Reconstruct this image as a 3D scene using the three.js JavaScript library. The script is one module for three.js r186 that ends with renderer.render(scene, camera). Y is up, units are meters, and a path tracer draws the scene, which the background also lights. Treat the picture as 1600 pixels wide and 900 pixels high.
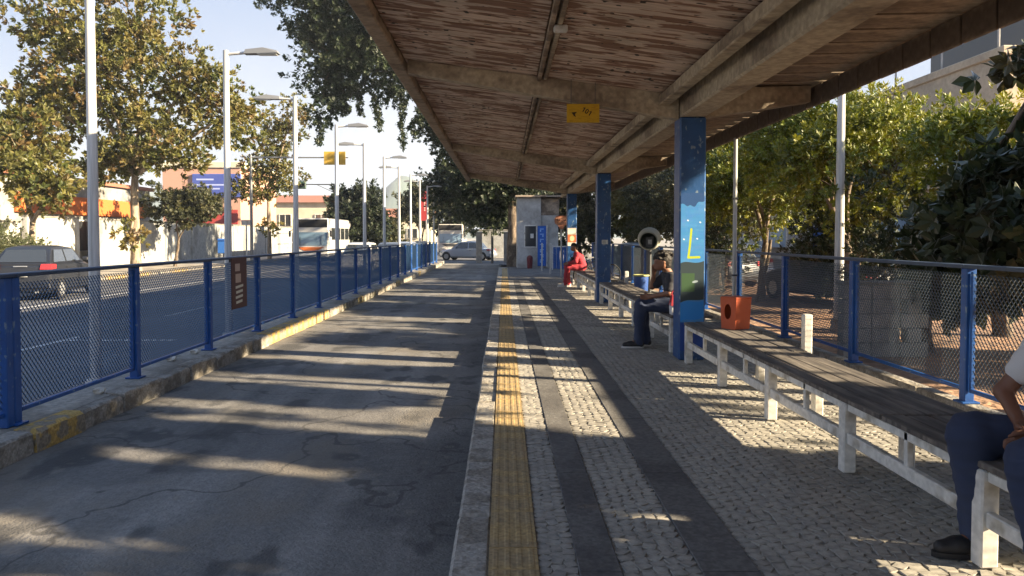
import * as THREE from 'three';
import { mergeGeometries, mergeVertices, toCreasedNormals } from 'three/addons/utils/BufferGeometryUtils.js';
import { ConvexGeometry } from 'three/addons/geometries/ConvexGeometry.js';

// ---------------------------------------------------------------- camera, sky, sun, exposure
const scene = new THREE.Scene();
const camera = new THREE.PerspectiveCamera(41.1, 1600 / 900, 0.05, 4000);
camera.position.set(0, 1.55, 0);
camera.rotation.order = 'YXZ';
camera.rotation.set(-1.9 * Math.PI / 180, -0.62 * Math.PI / 180, 0);
camera.setViewOffset(1600, 900, 0, 40, 1600, 900);
const renderer = new THREE.WebGLRenderer({ antialias: true });
renderer.toneMapping = THREE.LinearToneMapping;
renderer.toneMappingExposure = 4.6;
renderer.shadowMap.enabled = true;
renderer.shadowMap.type = THREE.PCFSoftShadowMap;

const SUN_EL = 22 * Math.PI / 180, SUN_AZ = 17 * Math.PI / 180;      // low sun on the right, a little behind the viewer
const SUN = new THREE.Vector3(Math.cos(SUN_EL) * Math.cos(SUN_AZ), Math.sin(SUN_EL), Math.cos(SUN_EL) * Math.sin(SUN_AZ));
const sun = new THREE.DirectionalLight(new THREE.Color().setRGB(1, 0.82, 0.56), 5);
sun.position.copy(SUN).multiplyScalar(90).add(new THREE.Vector3(0, 0, -25));
sun.target.position.set(0, 0, -25);
sun.castShadow = true; sun.shadow.radius = 1.2;
sun.shadow.mapSize.set(4096, 4096);
Object.assign(sun.shadow.camera, { left: -60, right: 60, top: 50, bottom: -50, near: 1, far: 260 });
scene.add(sun, sun.target);

function hash2(x, y, s) { let h = Math.imul(x, 374761393) ^ Math.imul(y, 668265263) ^ Math.imul(s, 974634777); h = Math.imul(h ^ (h >>> 13), 1274126177); return ((h ^ (h >>> 16)) >>> 0) / 4294967296; }
function vnoise(x, y, px, py, s) {
  const xi = Math.floor(x), yi = Math.floor(y), fx = x - xi, fy = y - yi, ux = fx * fx * (3 - 2 * fx), uy = fy * fy * (3 - 2 * fy);
  const m = (a, p) => ((a % p) + p) % p;
  const a = hash2(m(xi, px), m(yi, py), s), b = hash2(m(xi + 1, px), m(yi, py), s), c = hash2(m(xi, px), m(yi + 1, py), s), d = hash2(m(xi + 1, px), m(yi + 1, py), s);
  return a + (b - a) * ux + (c - a) * uy + (a - b - c + d) * ux * uy;
}
function fbm(u, v, fx, fy, oct, s) { let t = 0, a = 0.5, n = 0; for (let i = 0; i < oct; i++) { t += a * vnoise(u * fx, v * fy, fx, fy, s + i); n += a; a *= 0.5; fx *= 2; fy *= 2; } return t / n; }
const sstep = (a, b, x) => { const t = Math.min(1, Math.max(0, (x - a) / (b - a))); return t * t * (3 - 2 * t); };
const mix = (a, b, t) => a + (b - a) * t;

{ // sky: pale blue morning air, thin cloud towards the horizon
  const W = 512, H = 256, data = new Float32Array(W * H * 4), half = new THREE.Vector3();
  for (let j = 0; j < H; j++) for (let i = 0; i < W; i++) {
    const v = (j + 0.5) / H, u = (i + 0.5) / W, el = (v - 0.5) * Math.PI, az = (u - 0.5) * 2 * Math.PI;
    half.set(Math.cos(el) * Math.cos(az), Math.sin(el), Math.cos(el) * Math.sin(az));
    const h = Math.max(0, half.y), t = Math.pow(1 - h, 3.2);
    let c = [mix(0.070, 0.178, t), mix(0.108, 0.190, t), mix(0.185, 0.208, t)];
    const cloud = sstep(0.5, 0.72, fbm(u, v * 0.5, 10, 22, 5, 71)) * (1 - sstep(0.12, 0.36, h)) * 0.6;
    c = c.map((a, k) => mix(a, [0.225, 0.226, 0.23][k], cloud));
    const g = Math.pow(Math.max(0, half.dot(SUN)), 8) * 0.12;
    c = [c[0] + g, c[1] + g * 0.9, c[2] + g * 0.75];
    if (half.y < 0) c = [0.07, 0.065, 0.06];
    data.set([...c, 1], (j * W + i) * 4);
  }
  const tex = new THREE.DataTexture(data, W, H, THREE.RGBAFormat, THREE.FloatType);
  tex.mapping = THREE.EquirectangularReflectionMapping; tex.magFilter = THREE.LinearFilter; tex.minFilter = THREE.LinearFilter; tex.wrapS = THREE.RepeatWrapping; tex.needsUpdate = true;
  scene.background = tex; scene.environment = tex;
}
scene.fog = new THREE.FogExp2(new THREE.Color().setRGB(0.72, 0.80, 0.92), 0.00045);

// ---------------------------------------------------------------- helpers
let seedState = 12345;
function srand(s) { seedState = s | 0; }
function rnd() { seedState = (seedState + 0x6d2b79f5) | 0; let t = Math.imul(seedState ^ (seedState >>> 15), 1 | seedState); t = (t + Math.imul(t ^ (t >>> 7), 61 | t)) ^ t; return ((t ^ (t >>> 14)) >>> 0) / 4294967296; }
const rr = (a, b) => a + (b - a) * rnd();
const V = (x, y, d) => new THREE.Vector3(x, y, -d);                 // x right, y up, d metres ahead of the photographer
const names = new Map();
function numbered(n) { const k = names.get(n) || 0; names.set(n, k + 1); return k ? n + '_' + String(k).padStart(3, '0') : n; }
function tag(o, label, category, group) { o.userData.label = label; o.userData.category = category; if (group) o.userData.group = group; return o; }
function thing(name, label, category, x = 0, y = 0, d = 0, turn = 0, group) {
  const o = new THREE.Group(); o.name = numbered(name); o.position.set(x, y, -d); o.rotation.y = turn; scene.add(o); return tag(o, label, category, group);
}
function part(name, geo, mat, parent, kind) {
  if (Array.isArray(geo)) geo = merge(geo);
  const m = new THREE.Mesh(geo, mat); m.name = parent && parent !== scene ? name : numbered(name); m.castShadow = m.receiveShadow = true; (parent || scene).add(m);
  if (kind) m.userData.kind = kind; return m;
}
function struct(name, geo, mat) { const m = part(name, geo, mat, scene); m.userData.kind = 'structure'; return m; }
function single(name, geo, mat, label, category, group) { return tag(part(name, geo, mat, scene), label, category, group); }
function merge(list) {
  return mergeGeometries(list.map((g) => { g = g.index ? g.toNonIndexed() : g; for (const k of Object.keys(g.attributes)) if (!['position', 'normal', 'uv'].includes(k)) g.deleteAttribute(k); if (!g.attributes.uv) boxUV(g); return g; }));
}
function boxUV(g, ox = 0, oy = 0) {                                  // uv in metres by the way each face points
  if (g.index) throw new Error('boxUV wants non-indexed');
  const p = g.attributes.position, uv = new Float32Array(p.count * 2), a = new THREE.Vector3(), b = new THREE.Vector3(), c = new THREE.Vector3(), n = new THREE.Vector3();
  for (let i = 0; i < p.count; i += 3) {
    a.fromBufferAttribute(p, i); b.fromBufferAttribute(p, i + 1); c.fromBufferAttribute(p, i + 2);
    n.copy(c).sub(b).cross(a.clone().sub(b)); const x = Math.abs(n.x), y = Math.abs(n.y), z = Math.abs(n.z);
    [a, b, c].forEach((q, k) => { const [s, t] = y >= x && y >= z ? [q.x, q.z] : x >= z ? [q.z, q.y] : [q.x, q.y]; uv[(i + k) * 2] = s + ox; uv[(i + k) * 2 + 1] = t + oy; });
  }
  g.setAttribute('uv', new THREE.BufferAttribute(uv, 2)); return g;
}
function box(w, h, d, x = 0, y = 0, z = 0) { const g = new THREE.BoxGeometry(w, h, d).toNonIndexed(); g.translate(x, y, z); return boxUV(g); }
function cbox(w, h, d, x = 0, y = 0, z = 0, c = 0.012) {             // box with chamfered edges
  const pts = [], X = w / 2, Y = h / 2, Z = d / 2;
  for (const sx of [-1, 1]) for (const sy of [-1, 1]) for (const sz of [-1, 1]) pts.push(new THREE.Vector3(sx * X, sy * (Y - c), sz * (Z - c)), new THREE.Vector3(sx * (X - c), sy * Y, sz * (Z - c)), new THREE.Vector3(sx * (X - c), sy * (Y - c), sz * Z));
  const g = new ConvexGeometry(pts); g.translate(x, y, z); return boxUV(g);
}
function hull(pts) { return boxUV(new ConvexGeometry(pts.map((p) => new THREE.Vector3(...p)))); }
function bar(a, b, w, h = w) {                                       // square bar from a to b
  const len = a.distanceTo(b), g = new THREE.BoxGeometry(w, len, h).toNonIndexed(); boxUV(g);
  g.applyQuaternion(new THREE.Quaternion().setFromUnitVectors(new THREE.Vector3(0, 1, 0), b.clone().sub(a).normalize())); g.translate((a.x + b.x) / 2, (a.y + b.y) / 2, (a.z + b.z) / 2); return g;
}
function rod(a, b, r0, r1 = r0, seg = 10) {
  const len = a.distanceTo(b), g = new THREE.CylinderGeometry(r1, r0, len, seg, 1).toNonIndexed();
  g.applyQuaternion(new THREE.Quaternion().setFromUnitVectors(new THREE.Vector3(0, 1, 0), b.clone().sub(a).normalize())); g.translate((a.x + b.x) / 2, (a.y + b.y) / 2, (a.z + b.z) / 2); return g;
}
function limb(points, radii, seg = 8) {                              // tapered tube through points, smooth
  const curve = new THREE.CatmullRomCurve3(points), n = points.length * 4, pos = [], nor = [], uv = [], idx = [], fr = curve.computeFrenetFrames(n, false);
  for (let i = 0; i <= n; i++) {
    const t = i / n, c = curve.getPoint(t), f = t * (radii.length - 1), k = Math.min(radii.length - 2, Math.floor(f)), r = mix(radii[k], radii[k + 1], f - k);
    for (let j = 0; j <= seg; j++) { const a = j / seg * Math.PI * 2, w = 1 + 0.12 * Math.sin(a * 3 + i * 0.7), d = fr.normals[i].clone().multiplyScalar(Math.cos(a)).addScaledVector(fr.binormals[i], Math.sin(a)); pos.push(c.x + d.x * r * w, c.y + d.y * r * w, c.z + d.z * r * w); nor.push(d.x, d.y, d.z); uv.push(j / seg, t * n * 0.15); }
  }
  for (let i = 0; i < n; i++) for (let j = 0; j < seg; j++) { const a = i * (seg + 1) + j, b = a + seg + 1; idx.push(a, a + 1, b, b, a + 1, b + 1); }
  const g = new THREE.BufferGeometry(); g.setAttribute('position', new THREE.Float32BufferAttribute(pos, 3)); g.setAttribute('normal', new THREE.Float32BufferAttribute(nor, 3)); g.setAttribute('uv', new THREE.Float32BufferAttribute(uv, 2)); g.setIndex(idx); return g;
}
function sheet(pts, uvm = true) {                                    // flat polygon from [x, y, d] corners (fan)
  const pos = [], t = pts.map(([x, y, d]) => [x, y, -d]);
  for (let i = 1; i < t.length - 1; i++) pos.push(...t[0], ...t[i], ...t[i + 1]);
  const g = new THREE.BufferGeometry(); g.setAttribute('position', new THREE.Float32BufferAttribute(pos, 3)); g.computeVertexNormals(); return boxUV(g);
}
function flat(x0, x1, d0, d1, y) { return sheet([[x0, y, d0], [x1, y, d0], [x1, y, d1], [x0, y, d1]]); }

// ---------------------------------------------------------------- textures and materials
function tex(size, metres, fn, srgb = true) {
  const d = new Uint8Array(size * size * 4);
  for (let j = 0; j < size; j++) for (let i = 0; i < size; i++) { const c = fn(i / size, j / size), o = (j * size + i) * 4; for (let k = 0; k < 3; k++) d[o + k] = Math.max(0, Math.min(255, c[k])); d[o + 3] = 255; }
  const t = new THREE.DataTexture(d, size, size); t.wrapS = t.wrapT = THREE.RepeatWrapping; t.magFilter = THREE.LinearFilter; t.minFilter = THREE.LinearMipmapLinearFilter; t.generateMipmaps = true; if (srgb) t.colorSpace = THREE.SRGBColorSpace; t.repeat.set(1 / metres, 1 / metres); t.needsUpdate = true; return t;
}
const grey = (f) => (u, v) => { const g = f(u, v) * 255; return [g, g, g]; };
const toS = (c) => 255 * (c <= 0.0031308 ? 12.92 * c : 1.055 * Math.pow(c, 1 / 2.4) - 0.055);
const lin = (r, g, b) => [toS(r), toS(g), toS(b)];
const mix3 = (a, b, t) => [mix(a[0], b[0], t), mix(a[1], b[1], t), mix(a[2], b[2], t)];
const scale3 = (a, k) => [a[0] * k, a[1] * k, a[2] * k];
const std = (o) => new THREE.MeshStandardMaterial({ roughness: 0.9, ...o });
const rgb = (r, g, b) => new THREE.Color().setRGB(r, g, b);
const M = {};
M.asphalt = std({ roughness: 0.92, map: tex(1024, 6, (u, v) => {
  const grain = fbm(u, v, 256, 256, 2, 3), big = fbm(u, v, 5, 4, 5, 9), patch = sstep(0.52, 0.6, fbm(u, v, 3, 5, 4, 21)), streak = fbm(u, v, 22, 3, 4, 33);
  let c = lin(0.148, 0.141, 0.132); c = mix3(c, lin(0.092, 0.088, 0.085), patch * 0.8); c = scale3(c, 0.55 + 0.32 * big + 0.25 * grain + 0.4 * streak);
  const spot = sstep(0.74, 0.8, fbm(u, v, 40, 40, 2, 41)), dirt = sstep(0.5, 0.66, fbm(u, v, 8, 5, 5, 43)), oil = sstep(0.6, 0.7, fbm(u, v, 14, 9, 4, 47)), crack = 1 - sstep(0.004, 0.014, Math.abs(fbm(u, v, 6, 6, 5, 49) - 0.5)); c = mix3(c, lin(0.17, 0.145, 0.115), dirt * 0.5); c = mix3(c, lin(0.045, 0.044, 0.044), oil * 0.65); c = mix3(c, lin(0.04, 0.038, 0.036), crack * 0.55); return mix3(c, lin(0.2, 0.18, 0.15), spot * 0.4); }),
  bumpMap: tex(512, 1.2, grey((u, v) => fbm(u, v, 96, 96, 3, 5)), false), bumpScale: 0.006 });
M.road = std({ roughness: 0.9, map: tex(512, 7, (u, v) => scale3(lin(0.11, 0.112, 0.116), 0.7 + 0.35 * fbm(u, v, 5, 5, 5, 19) + 0.22 * fbm(u, v, 160, 160, 2, 23))) });
M.paint = std({ roughness: 0.8, map: tex(256, 2, (u, v) => mix3(lin(0.62, 0.62, 0.6), lin(0.12, 0.12, 0.12), sstep(0.52, 0.66, fbm(u, v, 30, 30, 4, 51)) * 0.8)) });
M.concrete = std({ roughness: 0.93, map: tex(512, 3, (u, v) => scale3(mix3(lin(0.30, 0.285, 0.255), lin(0.20, 0.185, 0.16), sstep(0.45, 0.7, fbm(u, v, 6, 6, 5, 61))), 0.8 + 0.35 * fbm(u, v, 90, 90, 3, 65))), bumpMap: tex(256, 0.7, grey((u, v) => fbm(u, v, 48, 48, 3, 67)), false), bumpScale: 0.004 });
M.band = std({ roughness: 0.88, map: tex(512, 2.5, (u, v) => scale3(mix3(lin(0.135, 0.13, 0.125), lin(0.095, 0.09, 0.088), sstep(0.4, 0.65, fbm(u, v, 7, 5, 5, 81))), 0.8 + 0.35 * fbm(u, v, 120, 120, 2, 85))), bumpMap: tex(256, 0.6, grey((u, v) => fbm(u, v, 60, 60, 3, 87)), false), bumpScale: 0.003 });
M.mortar = std({ map: tex(256, 1.5, (u, v) => scale3(lin(0.27, 0.25, 0.215), 0.75 + 0.5 * fbm(u, v, 60, 60, 3, 91))) });
M.farMosaic = std({ roughness: 0.9, map: tex(512, 2.2, (u, v) => { const s = fbm(u, v, 64, 64, 2, 95), b = fbm(u, v, 5, 5, 4, 97); return scale3(mix3(lin(0.20, 0.185, 0.165), lin(0.42, 0.395, 0.35), sstep(0.35, 0.65, s)), 0.8 + 0.3 * b); }), bumpMap: tex(256, 1.1, grey((u, v) => fbm(u, v, 32, 32, 2, 99)), false), bumpScale: 0.008 });
const stoneMap = tex(256, 0.8, grey((u, v) => 0.72 + 0.28 * fbm(u, v, 32, 32, 3, 101)));
M.stones = [[0.46, 0.435, 0.385], [0.41, 0.385, 0.34], [0.355, 0.335, 0.30], [0.30, 0.28, 0.25], [0.51, 0.48, 0.42]].map((c) => std({ color: rgb(...c), map: stoneMap, roughness: 0.85 }));
M.stone = std({ map: stoneMap, roughness: 0.85 });
const yellowMap = tex(512, 1.7, (u, v) => scale3(mix3(lin(0.41, 0.285, 0.125), lin(0.32, 0.235, 0.125), sstep(0.4, 0.7, fbm(u, v, 9, 12, 5, 111))), 0.78 + 0.36 * fbm(u, v, 110, 110, 2, 113)));
M.yellowTile = std({ map: yellowMap, roughness: 0.85 });
M.kerbs = [0, 1, 2].map((k) => std({ roughness: 0.93, map: tex(256, 1.1, (u, v) => scale3(mix3(lin(0.36, 0.335, 0.295), lin(0.235, 0.21, 0.175), sstep(0.45, 0.64, fbm(u, v, 7, 9, 5, 121 + k * 7))), 0.75 + 0.4 * fbm(u, v, 70, 70, 3, 123 + k))), bumpMap: tex(256, 0.8, grey((u, v) => fbm(u, v, 24, 24, 4, 127 + k)), false), bumpScale: 0.014 }));
M.yellowKerb = std({ roughness: 0.9, map: tex(256, 1.1, (u, v) => scale3(mix3(lin(0.52, 0.35, 0.11), lin(0.29, 0.25, 0.19), sstep(0.47, 0.6, fbm(u, v, 9, 9, 5, 141))), 0.75 + 0.4 * fbm(u, v, 70, 70, 3, 143))), bumpMap: tex(256, 0.8, grey((u, v) => fbm(u, v, 24, 24, 4, 149)), false), bumpScale: 0.014 });
M.beam = std({ roughness: 0.93, map: tex(512, 2.6, (u, v) => scale3(mix3(lin(0.42, 0.355, 0.265), lin(0.25, 0.20, 0.15), sstep(0.42, 0.66, fbm(u, v, 4, 7, 5, 151))), 0.78 + 0.36 * fbm(u, v, 60, 60, 4, 153))), bumpMap: tex(256, 0.9, grey((u, v) => fbm(u, v, 20, 20, 5, 155)), false), bumpScale: 0.008 });
// ceiling boards: chalky pink paint flaking off brown wood, grain along the board (u runs along it)
M.boards = [0, 1, 2, 3].map((k) => std({ roughness: 0.9, map: tex(512, 2.2, (u, v) => {
  const grain = fbm(u, v, 5, 70, 4, 161 + k * 9), flake = fbm(u, v, 7, 26, 5, 163 + k * 9) * 0.75 + grain * 0.3, bare = sstep(0.50, 0.58, flake), knot = sstep(0.77, 0.82, fbm(u, v, 26, 32, 2, 165 + k * 9));
  let c = mix3(lin(0.60, 0.455, 0.38), lin(0.52, 0.43, 0.355), fbm(u, v, 6, 6, 3, 167 + k)); c = mix3(c, lin(0.19, 0.10, 0.066), bare * 0.9); c = mix3(c, lin(0.02, 0.015, 0.012), knot * 0.9); return scale3(c, 0.78 + 0.36 * grain); }),
  bumpMap: tex(256, 1.1, grey((u, v) => fbm(u, v, 4, 40, 4, 169 + k)), false), bumpScale: 0.006 }));
M.channel = std({ roughness: 0.92, map: tex(512, 2.4, (u, v) => scale3(mix3(lin(0.34, 0.27, 0.205), lin(0.16, 0.12, 0.09), sstep(0.45, 0.7, fbm(u, v, 5, 8, 5, 181))), 0.78 + 0.36 * fbm(u, v, 50, 50, 4, 183))) });
const bluePaint = (r, g, b, s) => std({ roughness: 0.42, map: tex(256, 1.3, (u, v) => { let c = scale3(lin(r, g, b), 0.86 + 0.24 * fbm(u, v, 10, 10, 5, s)); const scuff = sstep(0.7, 0.78, fbm(u, v, 36, 20, 4, s + 5)); return mix3(c, lin(0.3, 0.33, 0.36), scuff * 0.7); }), bumpMap: tex(128, 0.6, grey((u, v) => fbm(u, v, 20, 20, 4, s + 9)), false), bumpScale: 0.0015 });
M.blue = bluePaint(0.012, 0.085, 0.32, 191);
M.blueColumn = bluePaint(0.016, 0.075, 0.225, 201);
M.blueMesh = std({ color: rgb(0.05, 0.12, 0.235), roughness: 0.5 });
M.greyMesh = std({ color: rgb(0.12, 0.16, 0.20), roughness: 0.55, metalness: 0.2 });
M.railTop = std({ color: rgb(0.035, 0.06, 0.11), roughness: 0.5 });
M.pole = std({ roughness: 0.5, map: tex(256, 1.6, (u, v) => scale3(mix3(lin(0.56, 0.56, 0.55), lin(0.36, 0.35, 0.33), sstep(0.55, 0.75, fbm(u, v, 12, 5, 5, 211))), 0.88 + 0.2 * fbm(u, v, 40, 40, 2, 213))) });
M.darkMetal = std({ color: rgb(0.09, 0.095, 0.10), roughness: 0.5, metalness: 0.3 });
M.lampHead = std({ color: rgb(0.22, 0.225, 0.23), roughness: 0.5, metalness: 0.3 });
M.lens = std({ color: rgb(0.6, 0.6, 0.56), roughness: 0.25 });
M.white = std({ roughness: 0.75, map: tex(256, 1.4, (u, v) => scale3(mix3(lin(0.66, 0.645, 0.60), lin(0.42, 0.385, 0.32), sstep(0.56, 0.74, fbm(u, v, 9, 9, 5, 221))), 0.86 + 0.22 * fbm(u, v, 50, 50, 3, 223))) });
M.wall = std({ roughness: 0.9, map: tex(512, 5, (u, v) => scale3(mix3(lin(0.47, 0.465, 0.45), lin(0.33, 0.32, 0.30), sstep(0.46, 0.72, fbm(u, v, 6, 6, 5, 231))), 0.9 + 0.16 * fbm(u, v, 60, 60, 3, 233))) });
M.greyWall = std({ roughness: 0.92, map: tex(512, 6, (u, v) => scale3(mix3(lin(0.33, 0.335, 0.33), lin(0.23, 0.225, 0.215), sstep(0.45, 0.72, fbm(u, v, 7, 5, 5, 241))), 0.85 + 0.25 * fbm(u, v, 60, 60, 3, 243))) });
M.tan = std({ roughness: 0.9, map: tex(512, 6, (u, v) => scale3(mix3(lin(0.50, 0.42, 0.31), lin(0.41, 0.345, 0.26), sstep(0.4, 0.7, fbm(u, v, 5, 7, 5, 251))), 0.9 + 0.16 * fbm(u, v, 60, 60, 3, 253))) });
M.cream = std({ roughness: 0.9, map: tex(256, 5, (u, v) => scale3(lin(0.66, 0.60, 0.46), 0.85 + 0.2 * fbm(u, v, 8, 8, 5, 257))) });
M.salmon = std({ roughness: 0.9, color: rgb(0.50, 0.29, 0.22) });
M.orange = std({ roughness: 0.7, color: rgb(0.58, 0.15, 0.035) });
M.roofTile = std({ roughness: 0.9, color: rgb(0.30, 0.13, 0.085) });
M.earth = std({ roughness: 0.96, map: tex(512, 5, (u, v) => scale3(mix3(lin(0.36, 0.21, 0.125), lin(0.24, 0.15, 0.10), sstep(0.4, 0.65, fbm(u, v, 7, 7, 5, 261))), 0.75 + 0.45 * fbm(u, v, 90, 90, 3, 263))), bumpMap: tex(256, 1.6, grey((u, v) => fbm(u, v, 24, 24, 5, 265)), false), bumpScale: 0.03 });
M.sidewalk = std({ roughness: 0.93, map: tex(512, 5, (u, v) => scale3(mix3(lin(0.34, 0.31, 0.265), lin(0.23, 0.20, 0.165), sstep(0.4, 0.7, fbm(u, v, 8, 8, 5, 271))), 0.8 + 0.35 * fbm(u, v, 90, 90, 3, 273))) });
M.bark = std({ roughness: 0.95, map: tex(256, 1, (u, v) => scale3(mix3(lin(0.20, 0.155, 0.115), lin(0.095, 0.07, 0.05), sstep(0.4, 0.65, fbm(u, v, 14, 5, 5, 281))), 0.75 + 0.45 * fbm(u, v, 50, 30, 3, 283))), bumpMap: tex(256, 1, grey((u, v) => fbm(u, v, 18, 6, 5, 285)), false), bumpScale: 0.02 });
M.paleBark = std({ roughness: 0.95, map: tex(256, 1, (u, v) => scale3(mix3(lin(0.36, 0.29, 0.21), lin(0.20, 0.155, 0.115), sstep(0.4, 0.65, fbm(u, v, 14, 5, 5, 291))), 0.8 + 0.36 * fbm(u, v, 50, 30, 3, 293))) });
M.plank = [0, 1, 2].map((k) => std({ roughness: 0.85, map: tex(256, 1.6, (u, v) => { const g = fbm(v, u, 4, 60, 4, 301 + k * 5); return scale3(mix3(lin(0.17, 0.15, 0.13), lin(0.095, 0.083, 0.075), sstep(0.35, 0.65, g)), 0.75 + 0.5 * fbm(v, u, 9, 24, 4, 303 + k)); }), bumpMap: tex(256, 1.6, grey((u, v) => fbm(v, u, 4, 60, 4, 301 + k * 5)), false), bumpScale: 0.005 }));
M.glass = new THREE.MeshPhysicalMaterial({ color: rgb(0.03, 0.035, 0.04), roughness: 0.06, metalness: 0, clearcoat: 1, clearcoatRoughness: 0.03 });
M.blueGlass = new THREE.MeshPhysicalMaterial({ color: rgb(0.20, 0.31, 0.42), roughness: 0.12, clearcoat: 1 });
M.tyre = std({ color: rgb(0.02, 0.02, 0.021), roughness: 0.9 });
M.rim = std({ color: rgb(0.42, 0.43, 0.44), roughness: 0.35, metalness: 0.6 });
M.red = std({ color: rgb(0.45, 0.025, 0.03), roughness: 0.3 });
M.plate = std({ color: rgb(0.5, 0.5, 0.48), roughness: 0.5 });
M.blackPlastic = std({ color: rgb(0.022, 0.022, 0.024), roughness: 0.6 });
const carPaint = (r, g, b, m = 0.1) => new THREE.MeshPhysicalMaterial({ color: rgb(r, g, b), roughness: 0.38, metalness: m, clearcoat: 0.8, clearcoatRoughness: 0.12 });
function printed(w, h, draw, rough = 0.7) {
  const c = document.createElement('canvas'); c.width = w; c.height = h; draw(c.getContext('2d'), w, h);
  const t = new THREE.CanvasTexture(c); t.colorSpace = THREE.SRGBColorSpace; return std({ map: t, roughness: rough });
}
function card(w, h) { return new THREE.PlaneGeometry(w, h).toNonIndexed(); }

// ---------------------------------------------------------------- the setting
struct('ground', flat(-900, 900, -60, 1600, -0.3), M.sidewalk);
struct('road', flat(-16, -4.25, -30, 400, -0.186), M.road);
struct('cross_street', flat(-4.25, 40, 47.5, 62, -0.19), M.road);
struct('bus_lane', flat(-3.95, -0.2, -6, 47.5, -0.18), M.asphalt);
struct('earth_yard', flat(4.27, 60, -30, 47.4, -0.10), M.earth);
{ const walk = struct('far_sidewalk', box(14, 0.3, 430, -23.2, -0.2, -185), M.sidewalk); walk.userData.kind = 'structure';
  for (let k = 0; k < 40; k++) part('kerb_stone', cbox(0.2, 0.28, 1.96, -16.08, -0.185, -(14 + k * 2), 0.02), k % 5 === 2 || k === 9 || k === 10 ? M.yellowKerb : M.kerbs[k % 3], walk); }
{ // painted lines on the road
  const lines = struct('road_markings', [flat(-7.43, -7.31, 9, 13.4, -0.181), flat(-7.3, -5.5, 12.85, 12.97, -0.181), flat(-7.43, -7.31, 16.8, 19.2, -0.181), flat(-7.43, -7.31, 23, 26, -0.181), flat(-7.43, -7.31, 30, 33, -0.181), flat(-7.43, -7.31, 37, 40, -0.181), flat(-11.75, -11.62, 8, 70, -0.181)], M.paint);
}
struct('crossing_strip', flat(-3.7, -0.3, 46.6, 49.6, -0.176), M.concrete);
// hills beyond the town
{ const hill = (name, x0, x1, d, hs, s, col) => { const n = 40, pos = [], idx = []; for (let i = 0; i <= n; i++) { const t = i / n, x = mix(x0, x1, t); const h = hs(t) * (0.86 + 0.28 * fbm(t, 0.3, 8, 8, 4, s)); for (let j = 0; j <= 8; j++) { const q = j / 8; pos.push(x, -2 + h * Math.sin(q * Math.PI / 2) * (0.94 + 0.12 * vnoise(t * 16, q * 6, 16, 8, s + 3)), -(d + q * 160)); } } for (let i = 0; i < n; i++) for (let j = 0; j < 8; j++) { const a = i * 9 + j; idx.push(a, a + 9, a + 1, a + 1, a + 9, a + 10); } const g = new THREE.BufferGeometry(); g.setAttribute('position', new THREE.Float32BufferAttribute(pos, 3)); g.setIndex(idx); g.computeVertexNormals(); struct(name, g, std({ color: rgb(...col), roughness: 1 })); };
  hill('hill', -260, 20, 900, (t) => 14 + 74 * Math.exp(-Math.pow((t - 0.43) / 0.15, 2)), 7, [0.07, 0.10, 0.07]);
  hill('distant_ridge', -900, 200, 1250, (t) => 55 + 45 * Math.sin(t * 5 + 1), 17, [0.06, 0.09, 0.065]); }

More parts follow.
